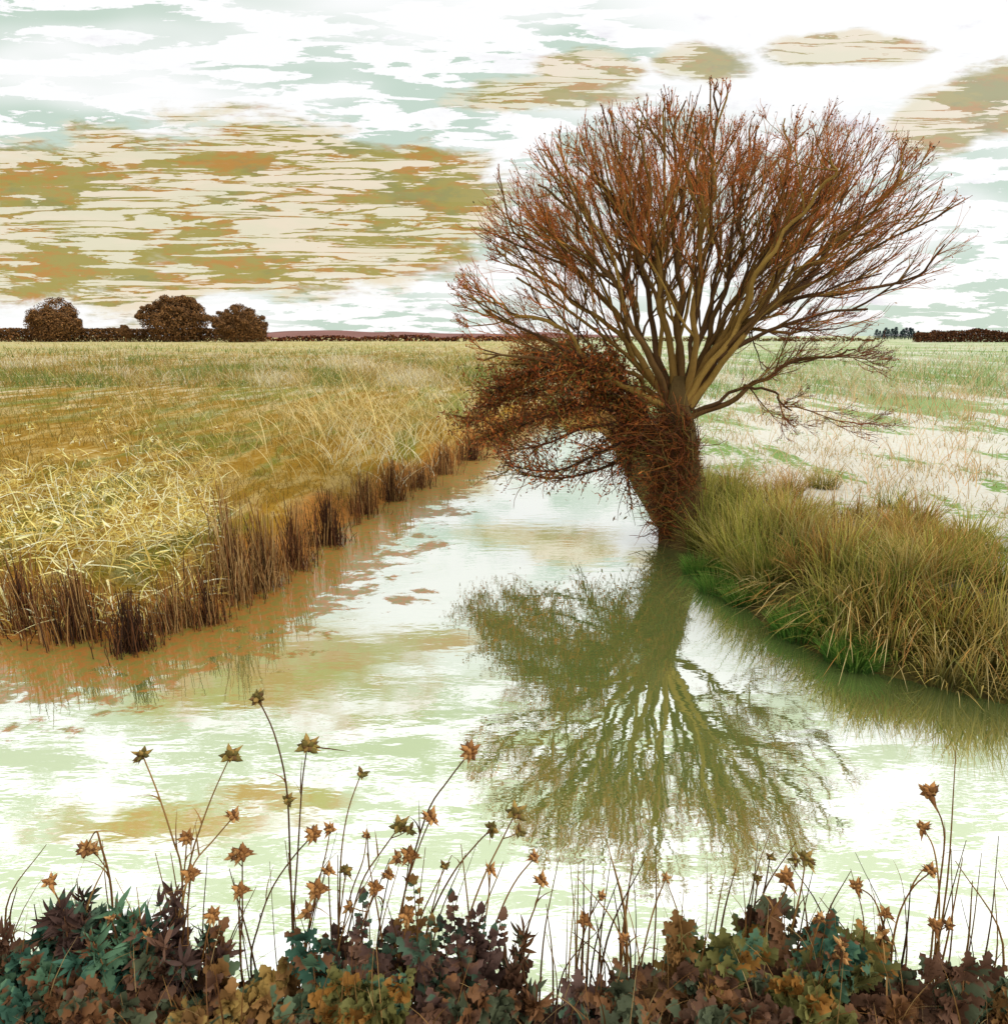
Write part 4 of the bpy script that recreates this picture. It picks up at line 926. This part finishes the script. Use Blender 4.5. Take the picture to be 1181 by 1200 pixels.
PL = [
 (-20, 1050, 110, 1.18, 'spiky', L_BROWN, 'spiky brown plant at the far left corner of the near bank'),
 (72, 1040, 90, 1.20, 'round', L_TEAL, 'teal round-leaved plant at the left edge of the near bank'),
 (118, 1008, 80, 1.24, 'spiky', L_PLUM, 'dark plum spiky plant, tallest point of the left leaf mass'),
 (165, 1022, 90, 1.22, 'spiky', L_TEAL, 'spiky teal and brown plant in the middle of the left leaf mass'),
 (215, 1030, 90, 1.20, 'spiky', L_PLUM, 'plum-brown spiky plant on the right of the left leaf mass'),
 (262, 1058, 70, 1.17, 'round', L_BROWN, 'brown plant with round leaves sloping down to the white gap'),
 (130, 1080, 150, 1.10, 'round', L_BROWN, 'mottled brown leafy plant low at the front left'),
 (255, 1095, 110, 1.10, 'round', L_OCHRE, 'yellow-ochre leafy plant low left of the twin stalks'),
 (325, 1092, 70, 1.12, 'round', L_OCHRE, 'domed orange-brown plant at the foot of the tallest stalk'),
 (375, 1052, 60, 1.20, 'oak', L_TEAL, 'small teal lobed plant right of the orange-brown dome'),
 (425, 1052, 70, 1.20, 'fern', L_PLUM, 'dark plum ferny sprig in the centre left'),
 (497, 1016, 46, 1.26, 'fern', L_OCHRE, 'upright oak-like sprig in teal and orange, the tallest in the centre'),
 (478, 1065, 80, 1.18, 'oak', L_PLUM, 'dark lobed leaves under the teal and orange sprig'),
 (545, 1052, 90, 1.20, 'fern', L_PLUM, 'wide dark ferny plant right of the centre sprig'),
 (600, 1082, 70, 1.18, 'spiky', L_BROWN, 'small brown spiky plant tapering into the white gap'),
 (430, 1092, 110, 1.10, 'round', L_OLIVE, 'olive leafy plant low in the centre left'),
 (550, 1100, 110, 1.10, 'round', L_BROWN, 'brown leafy plant low in the centre'),
 (672, 1128, 50, 1.14, 'oak', L_PLUM, 'low dark tuft of lobed leaves in the straw gap'),
 (722, 1124, 60, 1.14, 'oak', L_BROWN, 'low brown tuft of lobed leaves right of the straw gap'),
 (796, 1058, 50, 1.22, 'oak', L_OCHRE, 'ochre curled lobed plant at the left of the right leaf mass'),
 (845, 1050, 80, 1.22, 'oak', L_OLIVE, 'olive lobed plant with ragged top in the right leaf mass'),
 (898, 1040, 60, 1.24, 'oak', L_BROWN, 'tall brown ragged plant in the middle of the right leaf mass'),
 (946, 1032, 44, 1.25, 'oak', L_TEAL, 'tall narrow teal plant beside the star-shaped head'),
 (985, 1066, 80, 1.20, 'oak', L_OLIVE, 'dark olive lobed plant at the right of the right leaf mass'),
 (850, 1090, 130, 1.12, 'round', L_BROWN, 'wide brown leafy plant low in the right leaf mass'),
 (945, 1098, 120, 1.12, 'round', L_OLIVE, 'wide olive leafy plant low under the teal plant'),
 (1050, 1098, 80, 1.14, 'round', L_BROWN, 'brown round-leaved plant under the hooked right stalk'),
 (1112, 1078, 70, 1.16, 'oak', L_BROWN, 'brown lobed plant below the tallest right stalk'),
 (1165, 1090, 90, 1.15, 'round', L_OCHRE, 'ochre leafy plant in the right corner'),
 (20, 1110, 120, 1.08, 'round', L_TEAL, 'teal leafy plant low in the left corner'),
]
for a_ in PL: plant(*a_)
# leaf litter covering the top of the near bank
g = Geo(); n = 5200
p = np.stack([rng.uniform(-1.6, 1.6, n), rng.uniform(.7, 1.2, n)], 1); z = z3(p)
for q in z[:2600]:
    L = rng.uniform(.03, .06); a = rng.uniform(0, 2*PI); leaf(g, q+np.array([0, 0, rng.uniform(.005, .05)]), np.array([math.cos(a), math.sin(a), rng.uniform(-.1, .5)]), np.array([rng.normal(0, .3), rng.normal(0, .3), 1]), L, L*.33, 3, .4, rng.uniform(.6, 1.3))
tag(g.build('fallen_leaves', L_BROWN), 'fallen brown leaves covering the near bank', 'leaves', kind='stuff')
